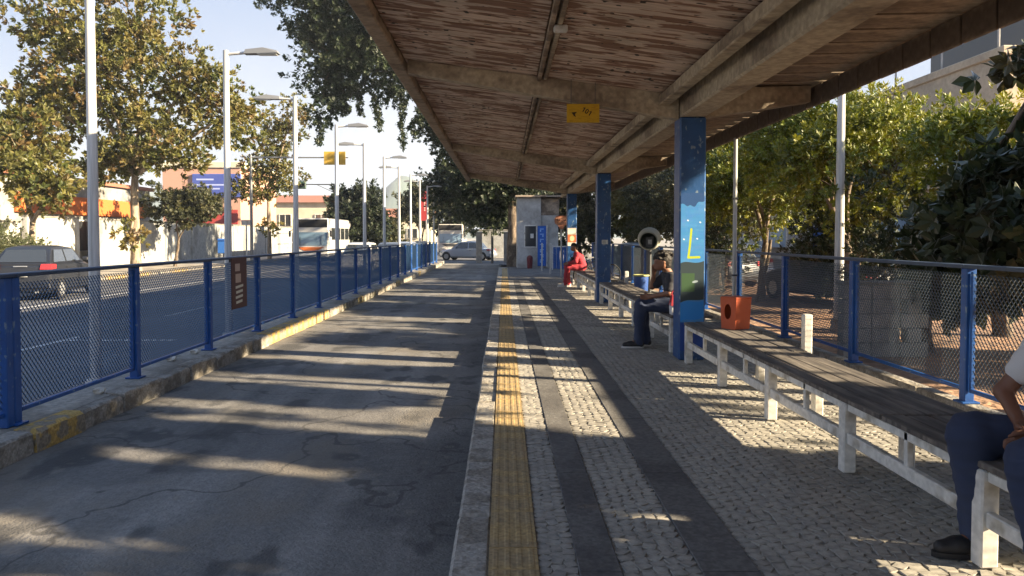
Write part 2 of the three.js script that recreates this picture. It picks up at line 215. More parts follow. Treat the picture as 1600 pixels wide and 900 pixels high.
// ---- platform
const PLAT0 = -6, PLAT1 = 40;
const platform = struct('platform', box(4.3, 0.5, PLAT1 - PLAT0, 2.08, -0.263, -(PLAT0 + PLAT1) / 2), M.mortar);
srand(5);
{ let d = 2.2, k = 0;
  while (d < 38.5) { const L = rr(0.92, 1.06), sink = k === 5 || k === 6 ? -0.02 : rr(-0.006, 0.006);
    part('kerb_stone', cbox(0.185, 0.34, L - 0.018, -0.163 + rr(-0.006, 0.006), -0.163 + sink, -(d + L / 2), 0.016), M.kerbs[k % 3], platform); d += L; k++; }
  const bars = [box(0.237, 0.02, 0.248, 0, -0.01, 0)]; for (let j = 0; j < 4; j++) bars.push(hull([[-0.1 + j * 0.058 - 0.002, 0, -0.115], [-0.1 + j * 0.058 - 0.002, 0, 0.115], [-0.1 + j * 0.058 + 0.03, 0, -0.115], [-0.1 + j * 0.058 + 0.03, 0, 0.115], [-0.1 + j * 0.058 + 0.006, 0.003, -0.11], [-0.1 + j * 0.058 + 0.006, 0.003, 0.11], [-0.1 + j * 0.058 + 0.022, 0.003, -0.11], [-0.1 + j * 0.058 + 0.022, 0.003, 0.11]]));
  const variants = [0, 1, 2, 3, 4, 5].map((q) => { const g = merge(bars.map((b) => b.clone())); boxUV(g, q * 0.31, q * 0.53); return g; });
  for (let i = 0; i < 96; i++) { const t = part('tactile_tile', variants[Math.floor(rnd() * 6)], M.yellowTile, platform); t.position.set(0.046, 0.004 + rr(-0.002, 0.002), -(2.4 + i * 0.25)); t.rotation.set(rr(-0.002, 0.002), 0, rr(-0.002, 0.002)); }
  part('tactile_strip', box(0.236, 0.02, 11.6, 0.046, -0.008, -32.25), M.yellowTile, platform);
  for (const [a, b] of [[0.35, 0.55], [0.92, 1.19]]) for (let q = 0; q < 24; q++) part('concrete_band', cbox(b - a - 0.004, 0.03, 1.492, (a + b) / 2, -0.014 + rr(-0.0015, 0.0015), -(2 + q * 1.5 + 0.75), 0.003), M.band, platform);
  part('smooth_apron', box(4.0, 0.02, 12.2, 2.2, -0.006, -33.7), M.band, platform);
  for (const [a, b] of [[0.168, 0.346], [0.556, 0.914], [1.196, 4.1]]) part('worn_mosaic', box(b - a, 0.02, 14.4, (a + b) / 2, -0.012, -20.4), M.farMosaic, platform);
  // mosaic stones
  const stoneGeo = [0, 1, 2, 3].map(() => { const w = 0.0345, n = 4 + Math.floor(rnd() * 2), top = [], bot = []; for (let i = 0; i < n; i++) { const a = (i + 0.5 + rr(-0.16, 0.16)) / n * Math.PI * 2, r = w * rr(1.12, 1.36) * (n === 4 ? 1.1 : 1); top.push([Math.cos(a) * r * 0.945, rr(-0.001, 0.001), Math.sin(a) * r * 0.945]); bot.push([Math.cos(a) * r, -0.02, Math.sin(a) * r]); } return hull([...top, ...bot]); });
  const spots = [];
  for (const [a, b] of [[0.168, 0.346], [0.556, 0.914], [1.196, 4.06]]) { const nx = Math.max(2, Math.round((b - a) / 0.071)), w = (b - a) / nx; for (let r = 0; r * 0.071 + 2.4 < 13.2; r++) for (let i = 0; i < nx; i++) spots.push([a + (i + 0.5 + rr(-0.1, 0.1)) * w, 2.4 + (r + (i % 2) * 0.5 + rr(-0.12, 0.12)) * 0.071]); }
  spots.sort((p, q) => Math.hypot(...p) - Math.hypot(...q));
  const inView = ([x, d]) => x < d * 0.70 && d > 3.35;
  const near = spots.filter(inView).slice(0, 300), nearSet = new Set(near), rest = spots.filter((s) => !nearSet.has(s));
  const tone = ([x, d]) => { const t = fbm(((x / 7) % 1 + 1) % 1, ((d / 9) % 1 + 1) % 1, 9, 9, 3, 7) * 1.5 - 0.45 + rr(-0.42, 0.42); return Math.max(0, Math.min(4, Math.round(2 + t * 2.4))); };
  const order = [3, 2, 1, 0, 4];
  for (const s of near) { const m = part('paving_stone', stoneGeo[Math.floor(rnd() * 4)], M.stones[order[tone(s)]], platform); m.position.set(s[0], rr(-0.007, -0.003), -s[1]); m.rotation.set(rr(-0.022, 0.022), rr(0, 6.28), rr(-0.022, 0.022)); }
  const q = new THREE.Object3D();
  for (let g = 0; g < 4; g++) { const mine = rest.filter((_, i) => i % 4 === g), im = new THREE.InstancedMesh(stoneGeo[g], M.stone, mine.length); im.name = 'paving_stones'; im.userData.kind = 'stuff'; im.castShadow = im.receiveShadow = true;
    mine.forEach((s, i) => { q.position.set(s[0], rr(-0.007, -0.003), -s[1]); q.rotation.set(rr(-0.022, 0.022), rr(0, 6.28), rr(-0.022, 0.022)); q.updateMatrix(); im.setMatrixAt(i, q.matrix); im.setColorAt(i, M.stones[order[tone(s)]].color); }); platform.add(im); }
  // kerb under the right fence
  for (let d = 1.5; d < 38; d += 1.5) part('kerb_stone', cbox(0.16, 0.2, 1.48, 4.14, -0.03, -(d + 0.75), 0.014), M.kerbs[Math.floor(rnd() * 3)], platform);
}
// ---- median kerb under the left fence
const median = struct('median', box(0.42, 0.36, 58, -4.08, -0.182, -21), M.concrete);
{ let d = 3.2, k = 0; srand(8);
  while (d < 47) { const L = rr(0.62, 0.95), w = 0.19, x = -3.835, h = rr(-0.012, 0.008), pts = [];
    const chip = () => rr(0.004, 0.045);
    for (const [sz] of [[-1], [1]]) { const z = sz * (L / 2 - 0.008), c1 = chip(), c2 = chip(); pts.push([w / 2, -0.2, z], [-w / 2, -0.2, z], [-w / 2, 0, z * 0.99], [w / 2 - c1, 0, z - sz * c2], [w / 2, -c2, z - sz * c1], [w / 2 - 0.01, -c1 - 0.01, z]); }
    pts.push([w / 2, -0.015, 0], [w / 2 - 0.02, 0.003, 0]);
    const yellow = k < 5 ? k % 2 === 0 : (d > 11.5 && d < 16.5) || k % 9 === 4;
    const m = part('kerb_stone', hull(pts), yellow ? M.yellowKerb : M.kerbs[k % 3], median); m.position.set(x + rr(-0.014, 0.014), h + 0.003, -(d + L / 2)); m.rotation.y = rr(-0.02, 0.02); d += L; k++; } }

// ---------------------------------------------------------------- bus shelter
const COLS = [1.27, 9.77, 18.27, 26.77], CX = 2.365;
const shelter = thing('bus_shelter', 'long open bus shelter with blue columns, concrete beams and flaking pinkish-brown board ceiling', 'bus shelter');
const yL = (x) => 3.33 + (2.2 - x) * 0.128;                           // underside of the left boards
const yR = (x) => 3.42 + (x - 2.53) * 0.03;
{ srand(31);
  COLS.forEach((d, i) => { const c = part('column', cbox(0.33, 3.05, 0.33, CX, 1.522, -d, 0.018), M.blueColumn, shelter);
    // tapered cross beam: left arm rises to the lane side, right arm short
    const arm = (x0, x1, y0, h0, y1, h1, w) => hull([[x0, y0, -d - w], [x0, y0, -d + w], [x0, y0 + h0, -d - w], [x0, y0 + h0, -d + w], [x1, y1, -d - w], [x1, y1, -d + w], [x1, y1 + h1, -d - w], [x1, y1 + h1, -d + w]]);
    part('cross_beam', arm(2.2, -1.2, 3.03, 0.30, 3.6, 0.162, 0.09), M.beam, shelter);
    part('cross_beam', arm(2.535, 3.86, 3.05, 0.365, 3.25, 0.20, 0.09), M.beam, shelter);
  });
  for (let i = -1; i < 4; i++) { const a = i < 0 ? -3 : COLS[i], b = i === 3 ? 29.6 : COLS[i + 1];
    part('main_beam', cbox(0.32, 0.36, b - a - 0.012, CX + 0.006, 3.0 + 0.18 + 0.05, -(a + b) / 2, 0.02), M.beam, shelter);
    part('gutter_beam', cbox(0.14, 0.13, b - a - 0.1, 2.02, 3.268, -(a + b) / 2, 0.012), M.beam, shelter);
    part('conduit', cbox(0.05, 0.035, b - a - 0.2, 0.52, yL(0.52) - 0.02, -(a + b) / 2, 0.008), M.beam, shelter);
    part('purlin', cbox(0.045, 0.06, b - a - 0.2, 0.445, yL(0.445) - 0.032, -(a + b) / 2, 0.008), M.channel, shelter); }
  part('junction_box', cbox(0.13, 0.06, 0.09, 0.53, yL(0.53) - 0.06, -7.2, 0.01), M.pole, shelter);
  // ceiling boards, two rows
  const len = (x0, x1) => Math.hypot(x1 - x0, (x1 - x0) * 0.128), ang = -Math.atan(0.128);
  const rows = [[-1.24, 0.42], [0.55, 2.1]];
  const geos = rows.map(([a, b]) => [0, 1, 2].map((q) => boxUV(cbox(len(a, b) - 0.006, 0.022, 0.232, 0, 0, 0, 0.006), q * 0.7, q * 0.37)));
  rows.forEach(([a, b], r) => { for (let i = 0; i < 122; i++) { const d = 0.4 + i * 0.24; if (d > 29.4) break; const m = part('ceiling_board', geos[r][Math.floor(rnd() * 3)], M.boards[Math.floor(rnd() * 4)], shelter), x = (a + b) / 2; m.position.set(x, yL(x) + 0.012 + rr(-0.006, 0.006), -d); m.rotation.set(rr(-0.02, 0.02), 0, ang + rr(-0.002, 0.002)); } });
  part('roof_sheet', hull([[-1.42, yL(-1.42) + 0.06, 3], [-1.42, yL(-1.42) + 0.11, 3], [2.25, yL(2.25) + 0.06, 3], [2.25, yL(2.25) + 0.11, 3], [-1.42, yL(-1.42) + 0.06, -29.8], [-1.42, yL(-1.42) + 0.11, -29.8], [2.25, yL(2.25) + 0.06, -29.8], [2.25, yL(2.25) + 0.11, -29.8]]), M.channel, shelter);
  for (let d = -3; d < 29.5; d += 2.72) part('edge_beam', cbox(0.17, 0.2, 2.705, -1.335, yL(-1.3) + 0.0, -(d + 1.36), 0.014), M.channel, shelter);
  // right side: folded roof channels with ribbed ends
  const w = 0.48, prof = [[-w / 2 + 0.004, 0.17], [-w / 2 + 0.03, 0], [w / 2 - 0.03, 0], [w / 2 - 0.004, 0.17], [w / 2 - 0.03, 0.17], [w / 2 - 0.055, 0.025], [-w / 2 + 0.055, 0.025], [-w / 2 + 0.03, 0.17]];
  const sh = new THREE.Shape(prof.map(([a, b]) => new THREE.Vector2(a, b))), ex = new THREE.ExtrudeGeometry(sh, { depth: 1.5, bevelEnabled: false }).toNonIndexed(); ex.rotateY(Math.PI / 2); boxUV(ex);
  for (let i = 0; i < 68; i++) { const m = part('roof_channel', ex, M.channel, shelter); m.position.set(2.5, 3.44 + rr(-0.004, 0.004), -(-3 + 0.24 + i * w)); m.rotation.z = 0.02; }
  part('roof_cover', box(1.66, 0.03, 32.8, 3.3, 3.645, -13.2), M.channel, shelter);
  // end boards hanging at the right eave, one under each channel
  const fas = boxUV(cbox(0.03, 0.25, 0.455, 0, 0, 0, 0.005)); for (let i = 0; i < 68; i++) { const m = part('fascia_board', fas, M.channel, shelter); m.position.set(3.93, 3.325 + rr(-0.004, 0.004), -(-3 + 0.24 + i * w)); m.rotation.set(0, rr(-0.01, 0.01), 0); }
  part('fascia_backing', box(0.012, 0.22, 32.6, 3.96, 3.34, -13.3), M.darkMetal, shelter);
}
{ // paint and posters on the columns
  const mural = printed(160, 1024, (c, w, h) => {
    c.fillStyle = '#3d86c8'; c.fillRect(0, 0, w, h); srand(77);
    for (let i = 0; i < 500; i++) { c.fillStyle = `rgba(${60 + rnd() * 60 | 0},${120 + rnd() * 60 | 0},${180 + rnd() * 50 | 0},0.10)`; c.fillRect(rnd() * w - 20, rnd() * h, 20 + rnd() * 60, 4 + rnd() * 30); }
    c.fillStyle = '#224c83'; c.beginPath(); c.moveTo(0, 0); c.lineTo(w, 0); c.lineTo(w, 52); c.bezierCurveTo(140, 70, 120, 40, 104, 78); c.bezierCurveTo(86, 108, 70, 66, 52, 84); c.bezierCurveTo(36, 96, 20, 56, 0, 74); c.fill();
    c.fillStyle = '#2f3f45'; c.beginPath(); c.moveTo(0, 455); c.bezierCurveTo(50, 430, 90, 470, w, 440); c.lineTo(w, 690); c.bezierCurveTo(100, 705, 60, 680, 0, 712); c.fill();
    c.fillStyle = '#3c5a3c'; c.fillRect(8, 520, 88, 120);
    c.fillStyle = '#1f86d8'; c.beginPath(); c.moveTo(0, 712); c.bezierCurveTo(60, 690, 100, 715, w, 700); c.lineTo(w, 800); c.bezierCurveTo(90, 850, 50, 800, 0, 835); c.fill();
    c.fillStyle = '#0d3f92'; c.fillRect(0, 840, w, 184);
    c.strokeStyle = '#b7c62a'; c.lineWidth = 15; c.lineJoin = 'round'; c.lineCap = 'round'; c.beginPath(); c.moveTo(72, 235); c.bezierCurveTo(66, 320, 60, 370, 52, 418); c.lineTo(128, 416); c.stroke();
    c.fillStyle = '#dbe6ee'; for (const [x, y] of [[48, 178], [132, 190], [22, 300], [112, 296]]) { c.beginPath(); c.ellipse(x, y, 7, 5, 0.4, 0, 7); c.fill(); }
    c.beginPath(); c.ellipse(100, 575, 20, 8, -0.2, 0, 7); c.fillStyle = '#9fb0b8'; c.fill();
  }, 0.5);
  const m = part('painted_panel', card(0.295, 1.98), mural, shelter); m.position.set(CX, 1.11, -9.77 + 0.168);
  const notice = printed(128, 96, (c, w, h) => { c.fillStyle = '#c9ccc8'; c.fillRect(0, 0, w, h); c.fillStyle = '#5f676c'; for (let i = 0; i < 5; i++) c.fillRect(12, 14 + i * 15, 70 + (i * 37) % 34, 6); });
  const n = part('paper_notice', card(0.14, 0.10), notice, shelter); n.position.set(CX + 0.02, 1.43, -18.27 + 0.168);
  const poster = printed(128, 256, (c, w, h) => { c.fillStyle = '#e7ddcf'; c.fillRect(0, 0, w, h); c.fillStyle = '#b9683c'; c.fillRect(0, 96, w, 110); c.fillStyle = '#e9c9a0'; c.beginPath(); c.ellipse(66, 150, 34, 42, 0, 0, 7); c.fill(); c.fillStyle = '#8a8478'; c.fillRect(8, 84, 112, 8); });
  const p = part('poster', card(0.30, 0.62), poster, shelter); p.position.set(CX, 1.55, -26.77 + 0.168);
}
{ // yellow sign hanging under the cross beam
  const s = thing('hanging_sign', 'yellow bay sign hanging from the nearest cross beam of the shelter', 'sign', 0.99, 3.09, 9.62);
  const face = printed(256, 144, (c, w, h) => { c.fillStyle = '#c39a17'; c.fillRect(0, 0, w, h); srand(3); for (let i = 0; i < 160; i++) { c.fillStyle = `rgba(${90 + rnd() * 60 | 0},${60 + rnd() * 50 | 0},10,0.12)`; c.fillRect(rnd() * w, rnd() * h, rnd() * 40, rnd() * 12); } c.fillStyle = '#2a1a08'; c.save(); c.translate(158, 58); c.rotate(0.55); c.font = 'bold 54px sans-serif'; c.textAlign = 'center'; c.textBaseline = 'middle'; c.fillText('101', 0, 0); c.restore(); c.beginPath(); c.moveTo(34, 66); c.lineTo(78, 62); c.lineTo(62, 80); c.lineTo(70, 104); c.lineTo(52, 92); c.closePath(); c.fill(); });
  part('plate', cbox(0.41, 0.235, 0.012, 0, 0, 0, 0.004), std({ color: rgb(0.42, 0.28, 0.02), roughness: 0.7 }), s);
  const f = part('print', card(0.395, 0.222), face, s); f.position.z = 0.0075;
  for (const x of [-0.15, 0.15]) part('hanger', rod(new THREE.Vector3(x, 0.11, 0), new THREE.Vector3(x, 0.42, 0), 0.004), M.darkMetal, s);
}

// ---------------------------------------------------------------- fences
function expandedMesh(w, h, cw, ch, t) {                             // expanded metal: zigzag strands with a slanted flat section
  const pos = [], idx = [], nx = Math.round(w / cw) * 2, ny = Math.round(h / ch); let base = 0;
  for (let r = 0; r <= ny; r++) { for (let i = 0; i <= nx; i++) { const x = -w / 2 + i * w / nx, y = Math.min(h, Math.max(0, r * h / ny + ((i + r) % 2 ? 1 : -1) * ch * 0.5 * 0.92)); pos.push(x, y - t * 0.5, -t * 0.75, x, y + t * 0.5, t * 0.75); }
    for (let i = 0; i < nx; i++) { const a = base + i * 2; idx.push(a, a + 2, a + 1, a + 1, a + 2, a + 3); } base += (nx + 1) * 2; }
  const g = new THREE.BufferGeometry(); g.setAttribute('position', new THREE.Float32BufferAttribute(pos, 3)); g.setIndex(idx); g.computeVertexNormals(); return g;
}
function fence(label, x, first, step, n, height, meshMat, lift, name) {
  const f = thing('mesh_fence', label, 'fence', x, 0, 0);
  const postG = cbox(0.09, height - 0.03, 0.09, 0, (height - 0.03) / 2, 0, 0.008), clear = step - 0.1, meshG = expandedMesh(clear - 0.05, height - lift - 0.13, 0.05, 0.029, 0.006); meshG.rotateY(Math.PI / 2);
  const uprG = cbox(0.035, height - lift - 0.06, 0.035, 0, (height - lift - 0.06) / 2, 0, 0.005), railG = cbox(0.035, 0.035, clear - 0.08, 0, 0, 0, 0.005), capG = cbox(0.11, 0.035, step - 0.006, 0, 0, 0, 0.006), bracket = cbox(0.16, 0.018, 0.15, 0, 0.009, 0, 0.004);
  for (let i = 0; i <= n; i++) { const z = -(first + i * step), p = part('post', postG, M.blue, f); p.position.z = z; part('base_plate', bracket, M.blue, f).position.z = z;
    if (i === n) break; const mid = z - step / 2;
    part('top_rail', capG, M.railTop, f).position.set(0, height - 0.014, mid);
    for (const s of [-1, 1]) part('panel_upright', uprG, M.blue, f).position.set(0, lift, mid + s * (clear / 2 - 0.02));
    part('bottom_rail', railG, M.blue, f).position.set(0, lift + 0.018, mid);
    part('mesh_panel', meshG, meshMat, f).position.set(0, lift + 0.05, mid); }
  return f;
}
const leftFence = fence('blue expanded-metal fence on the kerb between bus lane and road', -4.05, 4.25, 2.1, 20, 1.25, M.blueMesh, 0.09);
part('spare_post', cbox(0.09, 1.22, 0.09, 0.0, 0.61, -6.25, 0.008), M.blue, leftFence);
fence('blue framed grey mesh fence behind the benches beside the trees', 4.13, 2.33, 2.22, 15, 1.23, M.greyMesh, 0.1).position.y = 0.072;
{ const face = printed(192, 224, (c, w, h) => { c.fillStyle = '#5a3f3a'; c.fillRect(0, 0, w, h); c.fillStyle = '#b9a394'; c.fillRect(40, 24, 62, 34); c.fillRect(44, 70, 70, 40); c.fillStyle = '#c9c7b8'; for (let i = 0; i < 4; i++) { c.save(); c.translate(96, 128 + i * 23); c.rotate(-0.06); c.fillRect(-52 + (i % 2) * 6, -6, 100 - (i * 13) % 20, 12); c.restore(); } });
  const s = thing('notice_board', 'brown notice board with pale print hung on the left fence', 'notice', -3.985, 0.86, 11.6, Math.PI / 2);
  part('board', cbox(0.66, 0.76, 0.012, 0, 0, 0, 0.004), std({ color: rgb(0.09, 0.045, 0.035), roughness: 0.8 }), s); part('print', card(0.64, 0.74), face, s).position.z = 0.0075;
  for (const x of [-0.28, 0.28]) part('wire_tie', box(0.012, 0.05, 0.05, x, 0.34, -0.026), M.darkMetal, s); }

// ---------------------------------------------------------------- benches
function bench(label, d0, d1) {
  const b = thing('long_bench', label, 'bench', 0, 0, 0), n = Math.max(2, Math.round((d1 - d0) / 1.47)), step = (d1 - d0 - 0.2) / n;
  for (let i = 0; i <= n; i++) { const d = d0 + 0.1 + i * step;
    for (const [x, w] of [[2.265, 0.085], [2.66, 0.075]]) part('leg', cbox(w, 0.462, 0.085, x, 0.233, -d, 0.008), M.white, b);
    part('cross_bar', cbox(0.31, 0.06, 0.06, 2.46, 0.43, -d, 0.006), M.white, b);
    if (i < n) { part('strut', cbox(0.035, 0.2, 0.04, 2.262, 0.365, -(d + step * 0.47), 0.004), M.white, b); part('lower_rail', cbox(0.045, 0.075, step - 0.088, 2.262, 0.235, -(d + step / 2), 0.006), M.white, b); part('front_apron', cbox(0.035, 0.05, step - 0.088, 2.262, 0.437, -(d + step / 2), 0.005), M.white, b); part('back_apron', cbox(0.035, 0.05, step - 0.088, 2.66, 0.437, -(d + step / 2), 0.005), M.white, b); } }
  const L = (d1 - d0) / 3;
  for (let s = 0; s < 3; s++) for (let k = 0; k < 4; k++) { const m = part('seat_plank', cbox(0.132, 0.035, L - 0.012 - rr(0, 0.02), 0, 0, 0, 0.006), M.plank[Math.floor(rnd() * 3)], b); m.position.set(2.29 + k * 0.143, 0.4825 + rr(-0.003, 0.004), -(d0 + L * (s + 0.5))); m.rotation.set(rr(-0.002, 0.002), 0, rr(-0.015, 0.015)); }
  return b;
}
srand(91);
bench('nearest long plank bench on pale legs, in front of the first blue column', 2.0, 9.45);
bench('second long bench, between the first and second blue columns', 10.15, 17.85);
bench('farthest bench, between the second and third blue columns', 18.65, 26.3);

// ---------------------------------------------------------------- street lamps on the median
function lamp(i) {
  const d = 8.3 + i * 4.02, ord = ['nearest', 'second', 'third', 'fourth', 'fifth', 'sixth', 'seventh', 'eighth', 'ninth', 'tenth', 'farthest'][i], side = i % 2 ? 1 : -1;
  const o = thing('street_lamp', `white lamp post with one arm behind the left fence, ${ord} in the row`, 'street lamp', -4.4, 0, d, 0, 'lamp posts along the left fence');
  part('pole', rod(new THREE.Vector3(0, -0.186, 0), new THREE.Vector3(0, 4.5, 0), 0.062, 0.045, 14), M.pole, o);
  part('base_flange', rod(new THREE.Vector3(0, -0.186, 0), new THREE.Vector3(0, 0.02, 0), 0.12, 0.1, 12), M.pole, o);
  const s = side; // arms alternate between lane and road
  part('arm', rod(new THREE.Vector3(0, 4.44, 0), new THREE.Vector3(s * 0.36, 4.47, 0), 0.024), M.pole, o);
  const head = part('lamp_head', hull([[s * 0.3, 4.44, -0.07], [s * 0.3, 4.44, 0.07], [s * 0.84, 4.45, -0.09], [s * 0.84, 4.45, 0.09], [s * 0.32, 4.51, -0.05], [s * 0.32, 4.51, 0.05], [s * 0.6, 4.54, -0.06], [s * 0.6, 4.54, 0.06], [s * 0.82, 4.49, -0.07], [s * 0.82, 4.49, 0.07]]), M.lampHead, o);
  part('lens', box(0.3, 0.012, 0.13, s * 0.66, 4.438, 0), M.lens, head);
}
for (let i = 0; i < 11; i++) lamp(i);
// slim posts on the right
{ const o = thing('downpipe', 'slim white pipe rising beside the right fence to the eave', 'pipe', 3.92, 0, 13.0); part('pipe', rod(new THREE.Vector3(0, 0, 0), new THREE.Vector3(0, 3.22, 0), 0.035, 0.035, 12), M.pole, o); for (const y of [0.9, 2.2]) part('clamp', cbox(0.09, 0.03, 0.09, 0, y, 0, 0.006), M.darkMetal, o); }
{ const o = thing('light_pole', 'thick pale pole among the trees behind the right fence', 'pole', 5.75, -0.1, 13.1); part('pole', rod(new THREE.Vector3(0, 0, 0), new THREE.Vector3(0, 5.4, 0), 0.085, 0.055, 14), M.pole, o); part('base_flange', rod(new THREE.Vector3(0, 0, 0), new THREE.Vector3(0, 0.25, 0), 0.13, 0.12, 12), M.concrete, o); }
{ const o = thing('short_post', 'short pale wooden post between the nearest bench and the fence', 'post', 3.22, 0, 8.1); part('post', cbox(0.09, 0.73, 0.09, 0, 0.365, 0, 0.01), M.white, o); part('foot', cbox(0.14, 0.03, 0.14, 0, 0.015, 0, 0.005), M.concrete, o); }
{ const o = thing('short_post', 'short pale post behind the second bench beside the blue bin', 'post', 2.98, 0, 18.6); part('post', cbox(0.09, 0.72, 0.09, 0, 0.36, 0, 0.01), M.white, o); part('foot', cbox(0.14, 0.03, 0.14, 0, 0.015, 0, 0.005), M.concrete, o); }

// ---------------------------------------------------------------- trees and plants
function leafTris(len, wid, fold, droop) {                           // one leaf: pointed blade folded along the rib, base at the origin, growing along +y
  const b = [0, 0, 0], m1 = [0, len * 0.55, droop * 0.3], t = [0, len, droop], l = [-wid / 2, len * 0.58, fold + droop * 0.35], r = [wid / 2, len * 0.58, fold + droop * 0.35], l0 = [-wid * 0.3, len * 0.25, fold * 0.6], r0 = [wid * 0.3, len * 0.25, fold * 0.6];
  return [b, m1, l0, l0, m1, l, l, m1, t, b, r0, m1, r0, r, m1, r, t, m1].flat();
}
function sprig(n, len, wid, spread, stem) {                          // a few leaves fanned round the end of a twig
  const out = [], q = new THREE.Quaternion(), e = new THREE.Euler(), v = new THREE.Vector3();
  for (let i = 0; i < n; i++) { const k = rr(0.78, 1.15), tr = leafTris(len * k, wid * k, wid * 0.16, -len * rr(0.02, 0.22)); e.set(rr(0.35, 1.15) * spread, i / n * 6.283 + rr(-0.4, 0.4), rr(-0.3, 0.3), 'YXZ'); q.setFromEuler(e); const off = rr(-stem, stem * 0.4);
    for (let j = 0; j < tr.length; j += 3) { v.set(tr[j], tr[j + 1], tr[j + 2]).applyQuaternion(q); out.push(v.x, v.y + off, v.z); } }
  const g = new THREE.BufferGeometry(); g.setAttribute('position', new THREE.Float32BufferAttribute(out, 3)); g.computeVertexNormals(); return g;
}
const leafMat = new THREE.MeshPhysicalMaterial({ roughness: 0.48, transmission: 0.58, thickness: 0, ior: 1.35, side: THREE.DoubleSide });
const K = Math.tan(SUN_AZ), RUN = Math.cos(SUN_EL) * Math.cos(SUN_AZ) / Math.sin(SUN_EL);
// gaps in the foliage that let the sun through: [from, to] measured along the platform, and how far left/right on the ground they open
const GAPS = [[7.15, 8.75, -0.4, 8.5], [7.6, 8.1, -3.6, 0], [5.6, 6.5, 0.4, 8.5], [6.2, 6.5, -3.4, 1], [5.75, 5.9, -3, 1], [13.8, 14.5, 0.3, 8.5], [15.0, 17.0, -0.3, 8.5], [14.7, 15.2, -3.6, 0], [18.7, 19.6, 0, 8.5], [20.0, 20.6, 0.5, 8.5], [21.2, 22.3, -3.5, 8.5], [23.8, 25.4, -0.5, 8.5], [9.52, 9.85, -3.2, -0.2], [26.5, 26.9, -3, 0.4], [10.15, 10.85, -4.4, 0.6], [10.6, 14.2, -5.0, -3.3], [3.4, 3.85, 0.5, 8.5], [6.72, 6.85, -1, 8.5], [9.3, 9.42, -3.4, 0.5], [4.5, 4.62, -3, -1], [3.0, 3.1, -4, -2], [1.9, 2.05, -4, -2.6]];
function inGap(p) { const g = p.x - (p.y + 0.1) * RUN, r = -p.z + (p.x - 2) * K; for (const [a, b, l, h] of GAPS) if (r > a - 0.14 && r < b + 0.14 && g > l - 0.25 && g < h + 0.4) return true; return false; }
const PAL = {
  almond: [[0.20, 0.18, 0.035], [0.14, 0.15, 0.03], [0.23, 0.20, 0.05], [0.09, 0.11, 0.024], [0.20, 0.15, 0.045], [0.17, 0.17, 0.04], [0.15, 0.15, 0.034], [0.21, 0.185, 0.05], [0.22, 0.18, 0.045], [0.17, 0.17, 0.038], [0.19, 0.18, 0.04], [0.20, 0.13, 0.04]],
  almondDark: [[0.05, 0.075, 0.025], [0.065, 0.085, 0.03], [0.04, 0.06, 0.02], [0.09, 0.08, 0.03], [0.07, 0.10, 0.035]],
  fig: [[0.035, 0.06, 0.022], [0.05, 0.075, 0.028], [0.03, 0.05, 0.02], [0.07, 0.095, 0.035]],
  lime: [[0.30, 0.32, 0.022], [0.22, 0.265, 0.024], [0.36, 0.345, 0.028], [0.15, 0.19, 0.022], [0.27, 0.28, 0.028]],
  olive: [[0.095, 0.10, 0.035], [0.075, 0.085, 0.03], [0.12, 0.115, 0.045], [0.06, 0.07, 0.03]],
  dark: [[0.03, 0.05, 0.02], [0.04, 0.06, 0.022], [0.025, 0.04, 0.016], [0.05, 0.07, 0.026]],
};
srand(401);
const SPR = { almond: sprig(6, 0.27, 0.15, 1.25, 0.05), small: sprig(10, 0.10, 0.043, 1.2, 0.12), fig: sprig(10, 0.17, 0.075, 1.2, 0.16), bigDark: sprig(6, 0.2, 0.125, 1.3, 0.05), bush: sprig(9, 0.09, 0.035, 1.0, 0.1), frond: sprig(7, 0.34, 0.05, 1.1, 0.06) };
